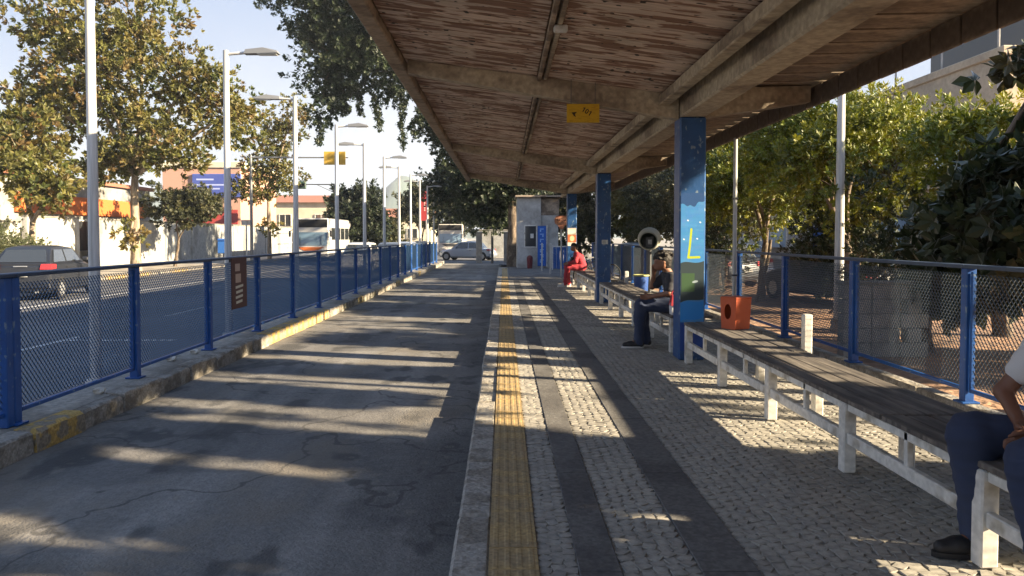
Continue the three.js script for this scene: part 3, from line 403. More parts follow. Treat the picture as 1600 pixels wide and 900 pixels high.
function tree(name, label, category, o) {
  srand(o.seed); const t = thing(name, label, category, o.x, o.y ?? -0.1, o.d, 0, o.group), base = new THREE.Vector3(o.x, o.y ?? -0.1, -o.d), local = (x, y, d) => new THREE.Vector3(x, y, -d).sub(base);
  const bark = o.bark || M.bark, r0 = o.r || 0.12, wood = [], fork = new THREE.Vector3(rr(-0.1, 0.1) + (o.lean || 0), o.fork, rr(-0.1, 0.1));
  for (let s = 0; s < (o.stems || 1); s++) { const foot = s ? new THREE.Vector3(rr(-0.25, 0.25), 0, rr(-0.25, 0.25)) : new THREE.Vector3(), f = fork.clone().add(s ? new THREE.Vector3(rr(-0.3, 0.3), rr(-0.2, 0.2), rr(-0.3, 0.3)) : new THREE.Vector3()); foot.y = -0.06;
    part('trunk', limb([foot, foot.clone().lerp(f, 0.35).add(new THREE.Vector3(rr(-0.05, 0.05), 0, rr(-0.05, 0.05))), foot.clone().lerp(f, 0.7).add(new THREE.Vector3(rr(-0.05, 0.05), 0, rr(-0.05, 0.05))), f], s ? [r0 * 0.7, r0 * 0.55, r0 * 0.45, r0 * 0.4] : [r0 * 1.3, r0, r0 * 0.9, r0 * 0.75]), bark, t); }
  const list = [], centres = [];
  for (const [bx, by, bd, rx, ry, rd, n] of o.blobs) {
    const c = local(bx, by, bd); let from = fork.clone(), root = true; if (o.chain) for (const q of centres) if (q.distanceTo(c) < from.distanceTo(c)) { from = q.clone(); root = false; } const mid = from.clone().lerp(c, 0.55).add(new THREE.Vector3(rr(-0.2, 0.2), rr(0, 0.25), rr(-0.2, 0.2)));
    wood.push(limb([from, mid, c], root ? [r0 * 0.62, r0 * 0.4, r0 * 0.2] : [r0 * 0.26, r0 * 0.2, r0 * 0.1], 6)); centres.push(c);
    const tips = Math.max(5, Math.round(n / (o.clump || 16)));
    for (let i = 0; i < tips; i++) {
      const u = rr(-1, 1), a = rr(0, 6.283), s = Math.sqrt(1 - u * u), k = Math.pow(rnd(), 0.42) * (0.86 + 0.3 * rnd()), p = new THREE.Vector3(c.x + rx * k * s * Math.cos(a), c.y + ry * k * u, c.z + rd * k * s * Math.sin(a));
      if (i % 5 === 0 && !(o.gaps && (inGap(p.clone().add(base)) || inGap(p.clone().lerp(c, 0.4).add(base))))) wood.push(limb([c.clone().lerp(p, 0.02), c.clone().lerp(p, 0.5).add(new THREE.Vector3(0, rr(-0.1, 0.1), 0)), p], [r0 * 0.14, r0 * 0.08, r0 * 0.04], 5));
      const cr = (o.clumpR || 0.34) * rr(0.7, 1.3), col = o.pal[Math.floor(rnd() * o.pal.length)], tone = rr(0.82, 1.18);
      for (let j = 0; j < (o.clump || 16); j++) { const q = new THREE.Vector3(rr(-1, 1), rr(-1, 1) * 0.75, rr(-1, 1)).multiplyScalar(cr).add(p); if (o.gaps && rnd() > 0.004 && inGap(q.clone().add(base))) continue; list.push([q, q.clone().sub(c), rnd() < 0.75 ? col : o.pal[Math.floor(rnd() * o.pal.length)], tone * rr(0.85, 1.15)]); }
    }
  }
  for (const [x, y, d, len] of o.hang || []) { const p0 = local(x, y, d); let p = p0.clone(); const pts = [p0.clone()]; for (let s = 0; s < len; s += 0.16) { p = p.clone().add(new THREE.Vector3(rr(-0.09, 0.09), -0.16, rr(-0.09, 0.09))); pts.push(p); for (let j = 0; j < 3; j++) list.push([p.clone().add(new THREE.Vector3(rr(-0.14, 0.14), rr(-0.1, 0.1), rr(-0.14, 0.14))), new THREE.Vector3(rr(-1, 1), -1, rr(-1, 1)), o.pal[Math.floor(rnd() * o.pal.length)], 1]); } wood.push(limb(pts.filter((_, i) => i % 3 === 0 || i === pts.length - 1), [0.02, 0.008], 5)); }
  part('limbs', wood, bark, t);
  const im = new THREE.InstancedMesh(o.sprig, leafMat, list.length), m = new THREE.Matrix4(), q = new THREE.Quaternion(), q2 = new THREE.Quaternion(), up = new THREE.Vector3(0, 1, 0), col = new THREE.Color();
  list.forEach(([p, out, c, tn], i) => { const dir = out.clone().normalize().multiplyScalar(0.9).add(new THREE.Vector3(rr(-0.7, 0.7), rr(-0.2, 0.8), rr(-0.7, 0.7))).normalize(); q.setFromUnitVectors(up, dir); q2.setFromAxisAngle(up, rr(0, 6.283)); q.multiply(q2); const s = (o.scale || 1) * rr(0.75, 1.25); m.compose(p, q, new THREE.Vector3(s, s, s)); im.setMatrixAt(i, m); im.setColorAt(i, col.setRGB(c[0] * tn, c[1] * tn, c[2] * tn)); });
  im.name = 'crown'; im.userData.kind = 'stuff'; im.castShadow = im.receiveShadow = true; t.add(im); return t;
}
// right of the fence, from the photographer outwards
tree('almond_tree', 'dark big-leaved tree with twisted stems just behind the right fence', 'tree', { seed: 1, x: 6.05, d: 11, fork: 1.1, r: 0.11, stems: 3, pal: PAL.almondDark, sprig: SPR.bigDark, gaps: true, clump: 9, clumpR: 0.3, blobs: [[6.65, 1.85, 9.8, 0.85, 0.95, 1.1, 800], [6.35, 1.15, 10.4, 0.7, 0.65, 0.8, 400], [7.0, 4.25, 9.4, 1.15, 0.75, 1.1, 640], [7.6, 2.8, 9.6, 0.8, 1.0, 1.0, 420]] });
const smallTree = (seed, x, d, label, blobs, extra = {}) => tree('street_tree', label, 'tree', { seed, x, d, fork: 1.5, r: 0.1, stems: 2, pal: PAL.lime, sprig: SPR.small, gaps: true, blobs, ...extra });
smallTree(2, 6.8, 15.2, 'small bright green tree beside the thick pale pole', [[6.3, 2.5, 14.6, 1.2, 1.05, 1.5, 3600], [7.2, 3.2, 15.4, 1.35, 1.25, 1.6, 4200], [6.0, 3.5, 16.2, 0.9, 0.8, 1.2, 1800]]);
smallTree(3, 8.3, 12.6, 'bright green tree with its top against the tan building', [[7.7, 2.5, 12.6, 1.1, 1.15, 1.2, 3800], [8.9, 2.7, 12.4, 1.1, 1.1, 1.3, 2600]]);
smallTree(4, 6.7, 19.8, 'leafy green tree right of the first blue column, behind the fence', [[6.2, 2.7, 19.2, 1.4, 1.25, 1.7, 4000], [7.6, 3.2, 20.2, 1.5, 1.45, 1.8, 4000], [6.0, 3.7, 20.4, 1.0, 0.8, 1.2, 1700]]);
const shrub = (seed, x, d, label, blobs) => tree('understorey_shrub', label, 'shrub', { seed, x, d, fork: 0.5, r: 0.04, stems: 3, pal: PAL.almondDark, sprig: SPR.small, gaps: true, blobs });
shrub(51, 6.7, 12.9, 'dark shrub under the trees left of the big-leaved tree', [[6.6, 1.3, 12.9, 0.8, 1.2, 0.8, 1800], [7.5, 1.1, 12.4, 0.8, 1.0, 0.8, 1300]]);
shrub(52, 7.2, 16.4, 'dark shrub between the thick pale pole and the parked black car', [[7.2, 1.4, 16.4, 0.8, 1.0, 0.9, 1600]]);
shrub(53, 6.0, 22.6, 'dark shrub behind the fence just right of the first blue column', [[6.2, 1.2, 22.6, 0.9, 1.1, 1.0, 1600]]);
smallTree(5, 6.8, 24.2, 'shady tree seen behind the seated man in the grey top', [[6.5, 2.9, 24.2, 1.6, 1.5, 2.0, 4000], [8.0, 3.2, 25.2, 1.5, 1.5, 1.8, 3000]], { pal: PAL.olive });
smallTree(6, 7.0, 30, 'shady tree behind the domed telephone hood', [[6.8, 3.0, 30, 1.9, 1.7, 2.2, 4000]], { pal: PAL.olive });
smallTree(7, 7.2, 36.5, 'tree between the second and third blue columns with sunlit top', [[6.8, 3.6, 36, 2.2, 1.9, 2.4, 3000]], { pal: PAL.almond, sprig: SPR.fig });
// taller trees standing to the right, outside the picture; their shade lies over the platform
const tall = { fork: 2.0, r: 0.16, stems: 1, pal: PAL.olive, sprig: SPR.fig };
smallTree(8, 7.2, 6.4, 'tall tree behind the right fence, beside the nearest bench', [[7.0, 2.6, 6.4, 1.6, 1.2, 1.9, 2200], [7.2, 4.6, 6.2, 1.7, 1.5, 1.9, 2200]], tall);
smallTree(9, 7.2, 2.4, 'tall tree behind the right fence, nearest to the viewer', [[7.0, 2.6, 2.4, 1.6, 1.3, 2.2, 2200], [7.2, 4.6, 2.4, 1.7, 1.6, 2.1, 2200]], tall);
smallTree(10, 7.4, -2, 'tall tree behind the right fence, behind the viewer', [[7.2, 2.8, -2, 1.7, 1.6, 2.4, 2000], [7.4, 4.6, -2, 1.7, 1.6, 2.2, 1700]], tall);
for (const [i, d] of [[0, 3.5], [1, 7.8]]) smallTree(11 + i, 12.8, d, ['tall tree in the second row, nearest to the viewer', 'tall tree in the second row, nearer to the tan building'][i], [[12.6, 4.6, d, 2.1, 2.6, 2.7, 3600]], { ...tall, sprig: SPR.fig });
// across the road on the left
const almond = { pal: PAL.almond, sprig: SPR.almond, bark: M.paleBark, clump: 8, clumpR: 0.55 };
tree('almond_tree', 'tall broad tree with pale trunk on the far sidewalk, largest on the left', 'tree', { seed: 21, x: -16.9, y: -0.05, d: 35.5, fork: 4.4, r: 0.2, ...almond, blobs: [[-18.5, 9.2, 35, 2.6, 2.2, 2.4, 760], [-20.6, 7.6, 35.5, 2.3, 1.9, 2.2, 620], [-16.9, 11.2, 36, 2.2, 2.2, 2.2, 520], [-14.9, 8.6, 36.2, 2.1, 1.5, 2.0, 480], [-12.9, 7.4, 36.5, 1.7, 1.8, 1.8, 420], [-16.3, 6.6, 36, 1.9, 1.2, 1.7, 380], [-15.0, 5.2, 34.6, 1.7, 0.75, 1.4, 260], [-18.0, 4.9, 35, 1.6, 1.0, 1.5, 300], [-17.0, 1.7, 35.2, 0.5, 0.45, 0.5, 34], [-20, 11.5, 35, 2.2, 1.8, 2.2, 420]] });
tree('almond_tree', 'low spreading sunlit tree above the black hatchback', 'tree', { seed: 22, x: -18.6, y: -0.05, d: 30.5, fork: 2.2, r: 0.14, ...almond, blobs: [[-18.7, 4.5, 30, 1.8, 1.3, 1.6, 460], [-17.3, 3.4, 29.6, 1.0, 0.8, 1.0, 200], [-19.6, 5.6, 30.5, 1.7, 1.2, 1.6, 330]] });
tree('almond_tree', 'slim young tree left of the white and orange bus', 'tree', { seed: 23, x: -16.7, y: -0.05, d: 55, fork: 4.2, r: 0.13, ...almond, blobs: [[-16.3, 8.6, 55, 1.8, 2.2, 1.7, 420], [-17.4, 6.5, 55, 1.3, 1.0, 1.3, 180], [-15.7, 5.7, 55, 1.5, 0.9, 1.2, 200], [-17.9, 4.7, 55, 1.7, 0.8, 1.3, 230], [-15.0, 10.5, 55, 1.3, 1.3, 1.3, 170], [-16.6, 2.1, 55, 0.5, 0.6, 0.5, 30]] });
tree('umbrella_tree', 'small round olive tree in front of the grey wall', 'tree', { seed: 24, x: -17.9, y: -0.05, d: 42, fork: 1.5, r: 0.08, lean: 0.3, pal: PAL.olive, sprig: SPR.fig, blobs: [[-17.6, 3.2, 42, 2.1, 1.15, 2.0, 1500], [-16.4, 3.4, 42, 1.2, 0.9, 1.3, 500]] });
tree('hedge_bush', 'grey-green bush at the left edge behind the black hatchback', 'bush', { seed: 25, x: -18.6, y: -0.05, d: 29, fork: 0.5, r: 0.05, stems: 3, pal: [[0.15, 0.17, 0.075], [0.12, 0.14, 0.06], [0.18, 0.19, 0.09]], sprig: SPR.bush, blobs: [[-18.9, 1.1, 29, 1.3, 1.05, 1.1, 1300], [-17.7, 0.7, 28.8, 0.7, 0.7, 0.7, 500]] });
// beyond the lane
tree('fig_tree', 'huge dark tree arching over the lane beyond the shelter', 'tree', { seed: 31, x: 0.5, y: -0.2, d: 46, fork: 4.2, r: 0.3, pal: PAL.fig, sprig: SPR.fig, clump: 18, clumpR: 0.7, scale: 1.25, chain: true,
  blobs: [[0.6, 5.4, 46, 1.9, 2.0, 2.2, 1500], [-1.6, 5.2, 46, 2.3, 1.8, 2.2, 1600], [-2.2, 8.2, 44, 2.6, 2.2, 2.6, 1600], [2.5, 9, 46, 3.2, 3.2, 3.2, 1600], [-2.5, 12.5, 43, 3.2, 3.5, 3.0, 2200], [-6.2, 14.0, 42, 3.0, 3.0, 2.8, 2300], [-5.8, 10.6, 42, 2.4, 1.5, 2.2, 1100], [-9.6, 14.6, 42, 2.8, 2.6, 2.6, 2200], [-9.0, 11.4, 42, 2.3, 2.1, 2.2, 1500], [-3.4, 4.6, 48, 1.6, 1.4, 1.8, 700], [-9.8, 8.9, 42, 1.0, 1.0, 1.0, 260], [-1, 3.0, 47.5, 1.8, 0.8, 1.8, 420]],
  hang: [[-9.9, 8.4, 42, 1.6], [-9.4, 9.3, 42, 1.4], [-7.8, 9.6, 42, 1.4], [-6.9, 9.4, 42, 1.8], [-5.4, 9.2, 42, 2.6], [-4.5, 9.1, 42, 1.4], [-3.9, 8.4, 43, 2.0], [-5.0, 8.0, 42, 0.9], [-8.7, 9.5, 42, 1.0], [-3.3, 7.2, 43, 1.6]] });
const farTree = (seed, x, d, label, blobs, pal = PAL.dark, sp = SPR.fig) => tree('shade_tree', label, 'tree', { seed, x, y: -0.2, d, fork: 1.6, r: 0.16, pal, sprig: sp, scale: 1.7, clump: 14, clumpR: 0.6, blobs });
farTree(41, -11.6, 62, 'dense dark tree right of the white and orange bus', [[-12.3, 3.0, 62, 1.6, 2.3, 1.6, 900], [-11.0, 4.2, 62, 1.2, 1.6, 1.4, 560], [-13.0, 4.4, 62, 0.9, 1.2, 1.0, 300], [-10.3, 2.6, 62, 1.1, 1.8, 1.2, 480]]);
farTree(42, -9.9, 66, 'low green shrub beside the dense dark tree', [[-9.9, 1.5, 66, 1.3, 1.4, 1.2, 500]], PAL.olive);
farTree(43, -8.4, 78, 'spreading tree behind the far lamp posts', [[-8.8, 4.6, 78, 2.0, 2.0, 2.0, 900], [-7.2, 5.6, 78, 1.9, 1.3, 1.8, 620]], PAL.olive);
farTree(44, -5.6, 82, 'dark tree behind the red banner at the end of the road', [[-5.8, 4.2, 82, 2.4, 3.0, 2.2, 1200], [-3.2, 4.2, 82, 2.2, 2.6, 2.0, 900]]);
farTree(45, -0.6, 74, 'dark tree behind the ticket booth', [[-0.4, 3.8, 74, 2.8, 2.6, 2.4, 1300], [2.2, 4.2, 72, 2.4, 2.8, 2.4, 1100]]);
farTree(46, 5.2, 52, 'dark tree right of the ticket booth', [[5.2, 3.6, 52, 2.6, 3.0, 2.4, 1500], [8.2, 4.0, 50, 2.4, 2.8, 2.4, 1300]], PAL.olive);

// ---------------------------------------------------------------- vehicles
function loftGeo(rings, closeEnds = true) {                          // rings: arrays of [x, y, z], same count, closed loops
  const n = rings[0].length, pos = [], tri = (a, b, c) => pos.push(...a, ...b, ...c);
  for (let i = 0; i < rings.length - 1; i++) for (let j = 0; j < n; j++) { const k = (j + 1) % n; tri(rings[i][j], rings[i + 1][j], rings[i][k]); tri(rings[i][k], rings[i + 1][j], rings[i + 1][k]); }
  if (closeEnds) { const c0 = rings[0], c1 = rings[rings.length - 1]; for (let j = 1; j < n - 1; j++) { tri(c0[0], c0[j], c0[j + 1]); tri(c1[0], c1[j + 1], c1[j]); } }
  const g = new THREE.BufferGeometry(); g.setAttribute('position', new THREE.Float32BufferAttribute(pos, 3)); g.computeVertexNormals(); const c = toCreasedNormals(g, 0.6); return boxUV(c);
}
function quadBox(a, b, c, d, t = 0.012) { // thin pane on four corners, thickened towards both sides
  const A = [a, b, c, d].map((p) => new THREE.Vector3(...p)), n = A[1].clone().sub(A[0]).cross(A[3].clone().sub(A[0])).normalize().multiplyScalar(t); return boxUV(new ConvexGeometry([...A.map((p) => p.clone().add(n)), ...A.map((p) => p.clone().sub(n))]));
}
function car(name, label, x, d, turn, paint, o = {}) {               // local frame: front towards -z, wheels on y = 0
  const L = o.L || 3.8, W = (o.W || 1.62) / 2, H = o.H || 1.42, hatch = o.boot ? 0.62 : 0.08, y0 = o.y ?? -0.186;
  const t = thing(name, label, 'car', x, y0, d, turn, o.group), zr = L / 2, zf = -L / 2, belt = o.belt || H * 0.615;
  const st = [[zr, 0.30, 0.62, 0.80], [zr - 0.05, 0.24, belt - 0.1, 0.93], [zr - 0.2, 0.21, belt, 0.985], [zr - 0.75, 0.19, belt + 0.005, 1], [0, 0.19, belt, 1], [zf + 1.15, 0.19, belt - 0.015, 1], [zf + 0.85, 0.19, belt - 0.045, 0.99], [zf + 0.32, 0.21, belt - 0.14, 0.95], [zf + 0.08, 0.24, belt - 0.24, 0.86], [zf, 0.30, 0.50, 0.74]];
  part('body', loftGeo(st.map(([z, yb, yt, k]) => { const w = W * k, m = mix(yb, yt, 0.55); return [[-w * 0.86, yb, z], [-w, yb + 0.1, z], [-w * 1.0, m, z], [-w * 0.965, yt - 0.06, z], [-w * 0.84, yt, z], [w * 0.84, yt, z], [w * 0.965, yt - 0.06, z], [w, m, z], [w, yb + 0.1, z], [w * 0.86, yb, z]]; })), paint, t);
  const b0 = W * 0.86, b1 = W * 0.69, rB = zr - hatch - 0.04, rT = zr - hatch - 0.52, fB = zf + 0.98, fT = zf + 1.68, yb = belt - 0.02, yt = H - 0.03;
  const cab = part('cabin', loftGeo([[rB, yb, b0], [mix(rB, rT, 0.55), mix(yb, yt, 0.62), mix(b0, b1, 0.55)], [rT, yt - 0.02, b1], [mix(rT, fT, 0.5), H, b1 * 1.01], [fT, yt - 0.03, b1], [mix(fB, fT, 0.5), mix(yb, yt, 0.53), mix(b0, b1, 0.5)], [fB, yb, b0]].map(([z, y, w], i) => [[-w, y - 0.02, z], [-w * 0.8, y, z], [w * 0.8, y, z], [w, y - 0.02, z], [mix(b0, w, 0.02), yb - 0.04, i === 0 ? rB : i === 6 ? fB : z], [-mix(b0, w, 0.02), yb - 0.04, i === 0 ? rB : i === 6 ? fB : z]])), paint, t);
  const P = (s, z, y) => [s * (mix(b0, b1, (y - yb) / (yt - yb)) + 0.006), y, z], zAt = (B, T, y) => mix(B, T, (y - yb) / (yt - yb));
  const lo = yb + 0.045, hi = yt - 0.09;
  part('rear_window', quadBox([-b0 * 0.86, lo, zAt(rB, rT, lo) + 0.012], [b0 * 0.86, lo, zAt(rB, rT, lo) + 0.012], [b1 * 0.88, hi, zAt(rB, rT, hi) + 0.05], [-b1 * 0.88, hi, zAt(rB, rT, hi) + 0.05]), M.glass, t);
  part('windscreen', quadBox([-b0 * 0.88, lo, zAt(fB, fT, lo) - 0.012], [b0 * 0.88, lo, zAt(fB, fT, lo) - 0.012], [b1 * 0.9, hi, zAt(fB, fT, hi) - 0.04], [-b1 * 0.9, hi, zAt(fB, fT, hi) - 0.04]), M.glass, t);
  const mid = (zAt(rB, rT, hi) + zAt(fB, fT, hi)) / 2 + 0.05;
  for (const s of [-1, 1]) {
    part('side_window', quadBox(P(s, mid + 0.05, lo), P(s, zAt(rB, rT, lo) - 0.22, lo), P(s, zAt(rB, rT, hi) - 0.16, hi), P(s, mid + 0.05, hi)), M.glass, t);
    part('side_window', quadBox(P(s, mid - 0.05, lo), P(s, zAt(fB, fT, lo) + 0.26, lo), P(s, zAt(fB, fT, hi) + 0.12, hi), P(s, mid - 0.05, hi)), M.glass, t);
    part('mirror', cbox(0.16, 0.11, 0.09, s * (W + 0.06), belt + 0.07, fB + 0.42, 0.02), paint, t);
    part('door_handle', cbox(0.02, 0.025, 0.15, s * (W + 0.004), belt - 0.13, mid + 0.2, 0.004), M.blackPlastic, t);
    part('tail_light', hull([[s * W * 0.6, belt - 0.16, zr - 0.0], [s * W * 0.92, belt - 0.16, zr - 0.05], [s * W * 1.0, belt - 0.15, zr - 0.24], [s * W * 0.62, belt - 0.02, zr - 0.05], [s * W * 0.93, belt - 0.02, zr - 0.1], [s * W * 0.985, belt - 0.03, zr - 0.28]]), M.red, t);
    part('headlight', hull([[s * W * 0.55, belt - 0.33, zf + 0.02], [s * W * 0.88, belt - 0.31, zf + 0.1], [s * W * 0.97, belt - 0.26, zf + 0.28], [s * W * 0.55, belt - 0.23, zf + 0.06], [s * W * 0.86, belt - 0.19, zf + 0.16], [s * W * 0.93, belt - 0.18, zf + 0.3]]), M.lens, t);
    for (const z of [zr - 0.62, zf + 0.66]) { const w = part('wheel', new THREE.CylinderGeometry(0.33, 0.33, 0.03, 24).rotateZ(Math.PI / 2).translate(s * (W - 0.012), 0.31, z), M.blackPlastic, t);
      const ty = part('tyre', new THREE.TorusGeometry(0.225, 0.075, 8, 24).rotateY(Math.PI / 2).translate(s * (W - 0.055), 0.295, z), M.tyre, w);
      part('rim', [new THREE.CylinderGeometry(0.185, 0.185, 0.02, 20).rotateZ(Math.PI / 2).translate(s * (W + 0.006), 0.295, z), ...[0, 1, 2, 3, 4].map((k) => new THREE.BoxGeometry(0.022, 0.17, 0.05).translate(0, 0.09, 0).rotateX(k * 1.2566).translate(s * (W + 0.012), 0.295, z))], M.rim, w); }
  }
  part('rear_bumper', cbox(W * 1.86, 0.17, 0.12, 0, 0.42, zr - 0.01, 0.03), o.bumper || paint, t);
  part('front_bumper', cbox(W * 1.72, 0.16, 0.12, 0, 0.40, zf + 0.02, 0.03), o.bumper || paint, t);
  part('number_plate', cbox(0.40, 0.125, 0.012, 0, o.plateY || 0.57, zr + 0.052, 0.003), M.plate, t);
  part('boot_handle', cbox(0.34, 0.03, 0.02, 0, belt - 0.08, zr - 0.02, 0.006), M.rim, t);
  part('exhaust', rod(new THREE.Vector3(W * 0.5, 0.24, zr - 0.2), new THREE.Vector3(W * 0.5, 0.24, zr + 0.06), 0.028), M.rim, t);
  return t;
}
const blackPaint = new THREE.MeshPhysicalMaterial({ color: rgb(0.012, 0.014, 0.02), roughness: 0.5, clearcoat: 0.35, clearcoatRoughness: 0.2 }), whitePaint = carPaint(0.62, 0.62, 0.61, 0), silverPaint = carPaint(0.32, 0.36, 0.42, 0.3), redPaint = carPaint(0.2, 0.02, 0.025, 0.1), greyPaint = carPaint(0.10, 0.11, 0.125, 0.3);
car('parked_car', 'black hatchback seen from behind on the left road', -13.35, 22.6, 0.19, blackPaint, { L: 3.75, H: 1.5, belt: 1.02, plateY: 0.72 });
car('parked_car', 'white hatchback in the queue behind the left fence, nearest of the queue', -6.95, 37.2, Math.PI, whitePaint, { L: 3.7, H: 1.48, group: 'cars queuing on the far left road' });
car('parked_car', 'dark hatchback behind the white one on the left road', -6.7, 45, Math.PI, greyPaint, { group: 'cars queuing on the far left road' });
car('parked_car', 'silver car third in the queue on the left road', -6.6, 52.5, Math.PI, silverPaint, { boot: true, L: 4.1, group: 'cars queuing on the far left road' });
car('parked_car', 'dark car last in the queue by the farthest lamp posts', -6.4, 60, Math.PI, blackPaint, { group: 'cars queuing on the far left road' });
car('parked_car', 'silver-blue car crossing at the end of the bus lane', -2.7, 57.5, 1.25, silverPaint, { boot: true, L: 4.1 });
car('parked_car', 'black car with raised boot edge parked behind the right fence, nearest to the viewer', 8.4, 19.4, 0.25, blackPaint, { boot: true, L: 4.2, y: -0.1, group: 'cars parked behind the right fence' });
car('parked_car', 'dark grey hatchback parked behind the right fence, left of the black one', 6.9, 26.2, 0.5, greyPaint, { y: -0.1, group: 'cars parked behind the right fence' });
car('parked_car', 'white car with sunlit roof parked among the trees on the right', 8.6, 29.5, 0.3, whitePaint, { y: -0.1, group: 'cars parked behind the right fence' });
car('parked_car', 'pale car parked behind the second blue column', 5.6, 33.2, 0.2, silverPaint, { y: -0.1, group: 'cars parked behind the right fence' });
function bus(label, x, d, turn, L, body, stripe) {
  const t = thing('city_bus', label, 'bus', x, -0.186, d, turn), W = 1.25, H = 3.05;
  part('body', cbox(W * 2, H - 0.36, L, 0, 0.34 + (H - 0.36) / 2, -L / 2, 0.09), body, t);
  part('skirt', cbox(W * 1.94, 0.2, L - 0.3, 0, 0.3, -L / 2, 0.02), M.blackPlastic, t);
  const f = 0.012;
  const ws = part('windscreen', hull([[-1.1, 1.13, f], [1.1, 1.13, f], [-1.14, 1.3, f + 0.01], [1.14, 1.3, f + 0.01], [-1.12, 2.34, f - 0.02], [1.12, 2.34, f - 0.02], [-1.0, 2.4, f - 0.03], [1.0, 2.4, f - 0.03], [-1, 1.2, -0.04], [1, 1.2, -0.04], [1, 2.3, -0.06], [-1, 2.3, -0.06]]), M.blueGlass, t);
  for (const s of [-1, 1]) { part('wiper', bar(new THREE.Vector3(s * 0.75, 1.16, f + 0.03), new THREE.Vector3(s * 0.70, 1.75, f + 0.025), 0.02), M.blackPlastic, ws);
    part('mirror', cbox(0.14, 0.42, 0.12, s * 1.42, 1.95, 0.06, 0.03), M.blackPlastic, t); part('mirror_arm', bar(new THREE.Vector3(s * 1.2, 2.25, 0), new THREE.Vector3(s * 1.42, 2.13, 0.06), 0.03), M.blackPlastic, t);
    part('headlight', hull([[s * 0.62, 0.62, f], [s * 1.08, 0.66, f], [s * 0.66, 0.78, f + 0.01], [s * 1.12, 0.84, f], [s * 0.9, 0.6, -0.05], [s * 0.9, 0.85, -0.05]]), M.lens, t);
    for (const z of [-2.4, -L + 2.6]) part('wheel', new THREE.CylinderGeometry(0.47, 0.47, 0.28, 24).rotateZ(Math.PI / 2).translate(s * (W - 0.13), 0.47, z), M.tyre, t);
    for (let k = 0; k < Math.floor(L / 1.5) - 1; k++) part('side_window', cbox(0.02, 0.85, 1.3, s * (W + 0.003), 1.95, -(0.95 + k * 1.5 + 0.65), 0.006), M.glass, t); }
  part('destination_sign', cbox(2.34, 0.56, 0.06, 0, 2.68, -0.008, 0.02), M.tyre, t);
  part('grille', hull([[-0.95, 1.03, f + 0.008], [0.95, 1.03, f + 0.008], [-0.45, 0.78, f + 0.012], [0.45, 0.78, f + 0.012], [-0.9, 1.03, -0.03], [0.9, 1.03, -0.03], [-0.45, 0.78, -0.03], [0.45, 0.78, -0.03]]), stripe, t);
  part('number_plate', cbox(0.44, 0.13, 0.015, 0, 0.62, f + 0.012, 0.003), M.plate, t);
  part('bumper', cbox(W * 1.96, 0.26, 0.14, 0, 0.45, 0.01, 0.04), body, t);
  return t;
}
bus('white city bus with orange nose approaching on the left road', -13.4, 53.5, 0, 11, carPaint(0.58, 0.57, 0.55, 0), M.orange);
bus('pale bus seen small at the end of the bus lane', -5.4, 78, 0, 9, carPaint(0.55, 0.52, 0.48, 0), M.darkMetal);

// ---------------------------------------------------------------- booth, signs and street furniture
{ const b = thing('ticket_booth', 'white ticket booth at the far end of the platform', 'booth', 0, 0, 38);
  part('wall', cbox(1.18, 3.5, 2.4, 1.255, 1.75, -1.2, 0.01), M.wall, b); part('wall', cbox(0.86, 2.62, 2.3, 2.277, 1.31, -1.25, 0.01), M.wall, b);
  part('roof_box', cbox(0.9, 0.84, 2.3, 2.3, 3.045, -1.25, 0.01), M.channel, b); part('roof', cbox(2.3, 0.09, 2.9, 1.72, 3.55, -1.2, 0.01), M.channel, b);
  const w = part('window', cbox(0.56, 1.02, 0.03, 1.33, 1.58, 0.012, 0.004), M.glass, b); part('frame', [box(0.64, 0.05, 0.05, 1.33, 2.11, 0.02), box(0.64, 0.05, 0.05, 1.33, 1.05, 0.02), box(0.05, 1.01, 0.05, 1.035, 1.58, 0.02), box(0.05, 1.01, 0.05, 1.625, 1.58, 0.02)], M.white, w); part('paper', box(0.16, 0.22, 0.004, 1.40, 1.6, 0.034), M.white, w);
  const sg = printed(64, 320, (c, W, H) => { c.fillStyle = '#1358b4'; c.fillRect(0, 0, W, H); c.fillStyle = '#8fb4df'; c.save(); c.translate(W / 2, H / 2); for (let i = 0; i < 7; i++) { c.fillRect(-16, -142 + i * 42, 32, 7); c.fillRect(-16 + (i % 2) * 20, -132 + i * 42, 10, 16); } c.restore(); });
  const p = part('blue_panel', cbox(0.42, 2.0, 0.03, 1.885, 1.1, 0.015, 0.004), M.blue, b); part('print', card(0.38, 1.94), sg, p).position.set(1.885, 1.1, 0.032);
  part('side_frame', cbox(0.05, 2.05, 0.05, 2.14, 1.1, 0.02, 0.006), M.white, b); }
{ const b = thing('waste_bin', 'small maroon bin against the white booth', 'bin', 1.28, 0, 37.7); part('bucket', new THREE.LatheGeometry([[0.001, 0], [0.12, 0], [0.15, 0.5], [0.135, 0.5], [0.11, 0.04], [0.001, 0.04]].map(([a, c]) => new THREE.Vector2(a, c)), 16), std({ color: rgb(0.16, 0.03, 0.035) }), b); part('lid', new THREE.SphereGeometry(0.152, 16, 6, 0, 6.283, 0, 1.57).translate(0, 0.5, 0), std({ color: rgb(0.12, 0.03, 0.03) }), b); }
{ const b = thing('blue_gate', 'low blue panel gate between booth and third column', 'gate', 2.75, 0, 36.2); for (let k = 0; k < 5; k++) part('panel', cbox(0.15, 1.02, 0.03, -0.34 + k * 0.165, 0.56, 0, 0.005), M.blue, b); for (const x of [-0.45, 0.43]) part('post', cbox(0.06, 1.15, 0.06, x, 0.575, 0, 0.006), M.pole, b); part('rail', cbox(0.82, 0.05, 0.04, -0.01, 1.1, 0, 0.006), M.white, b); }
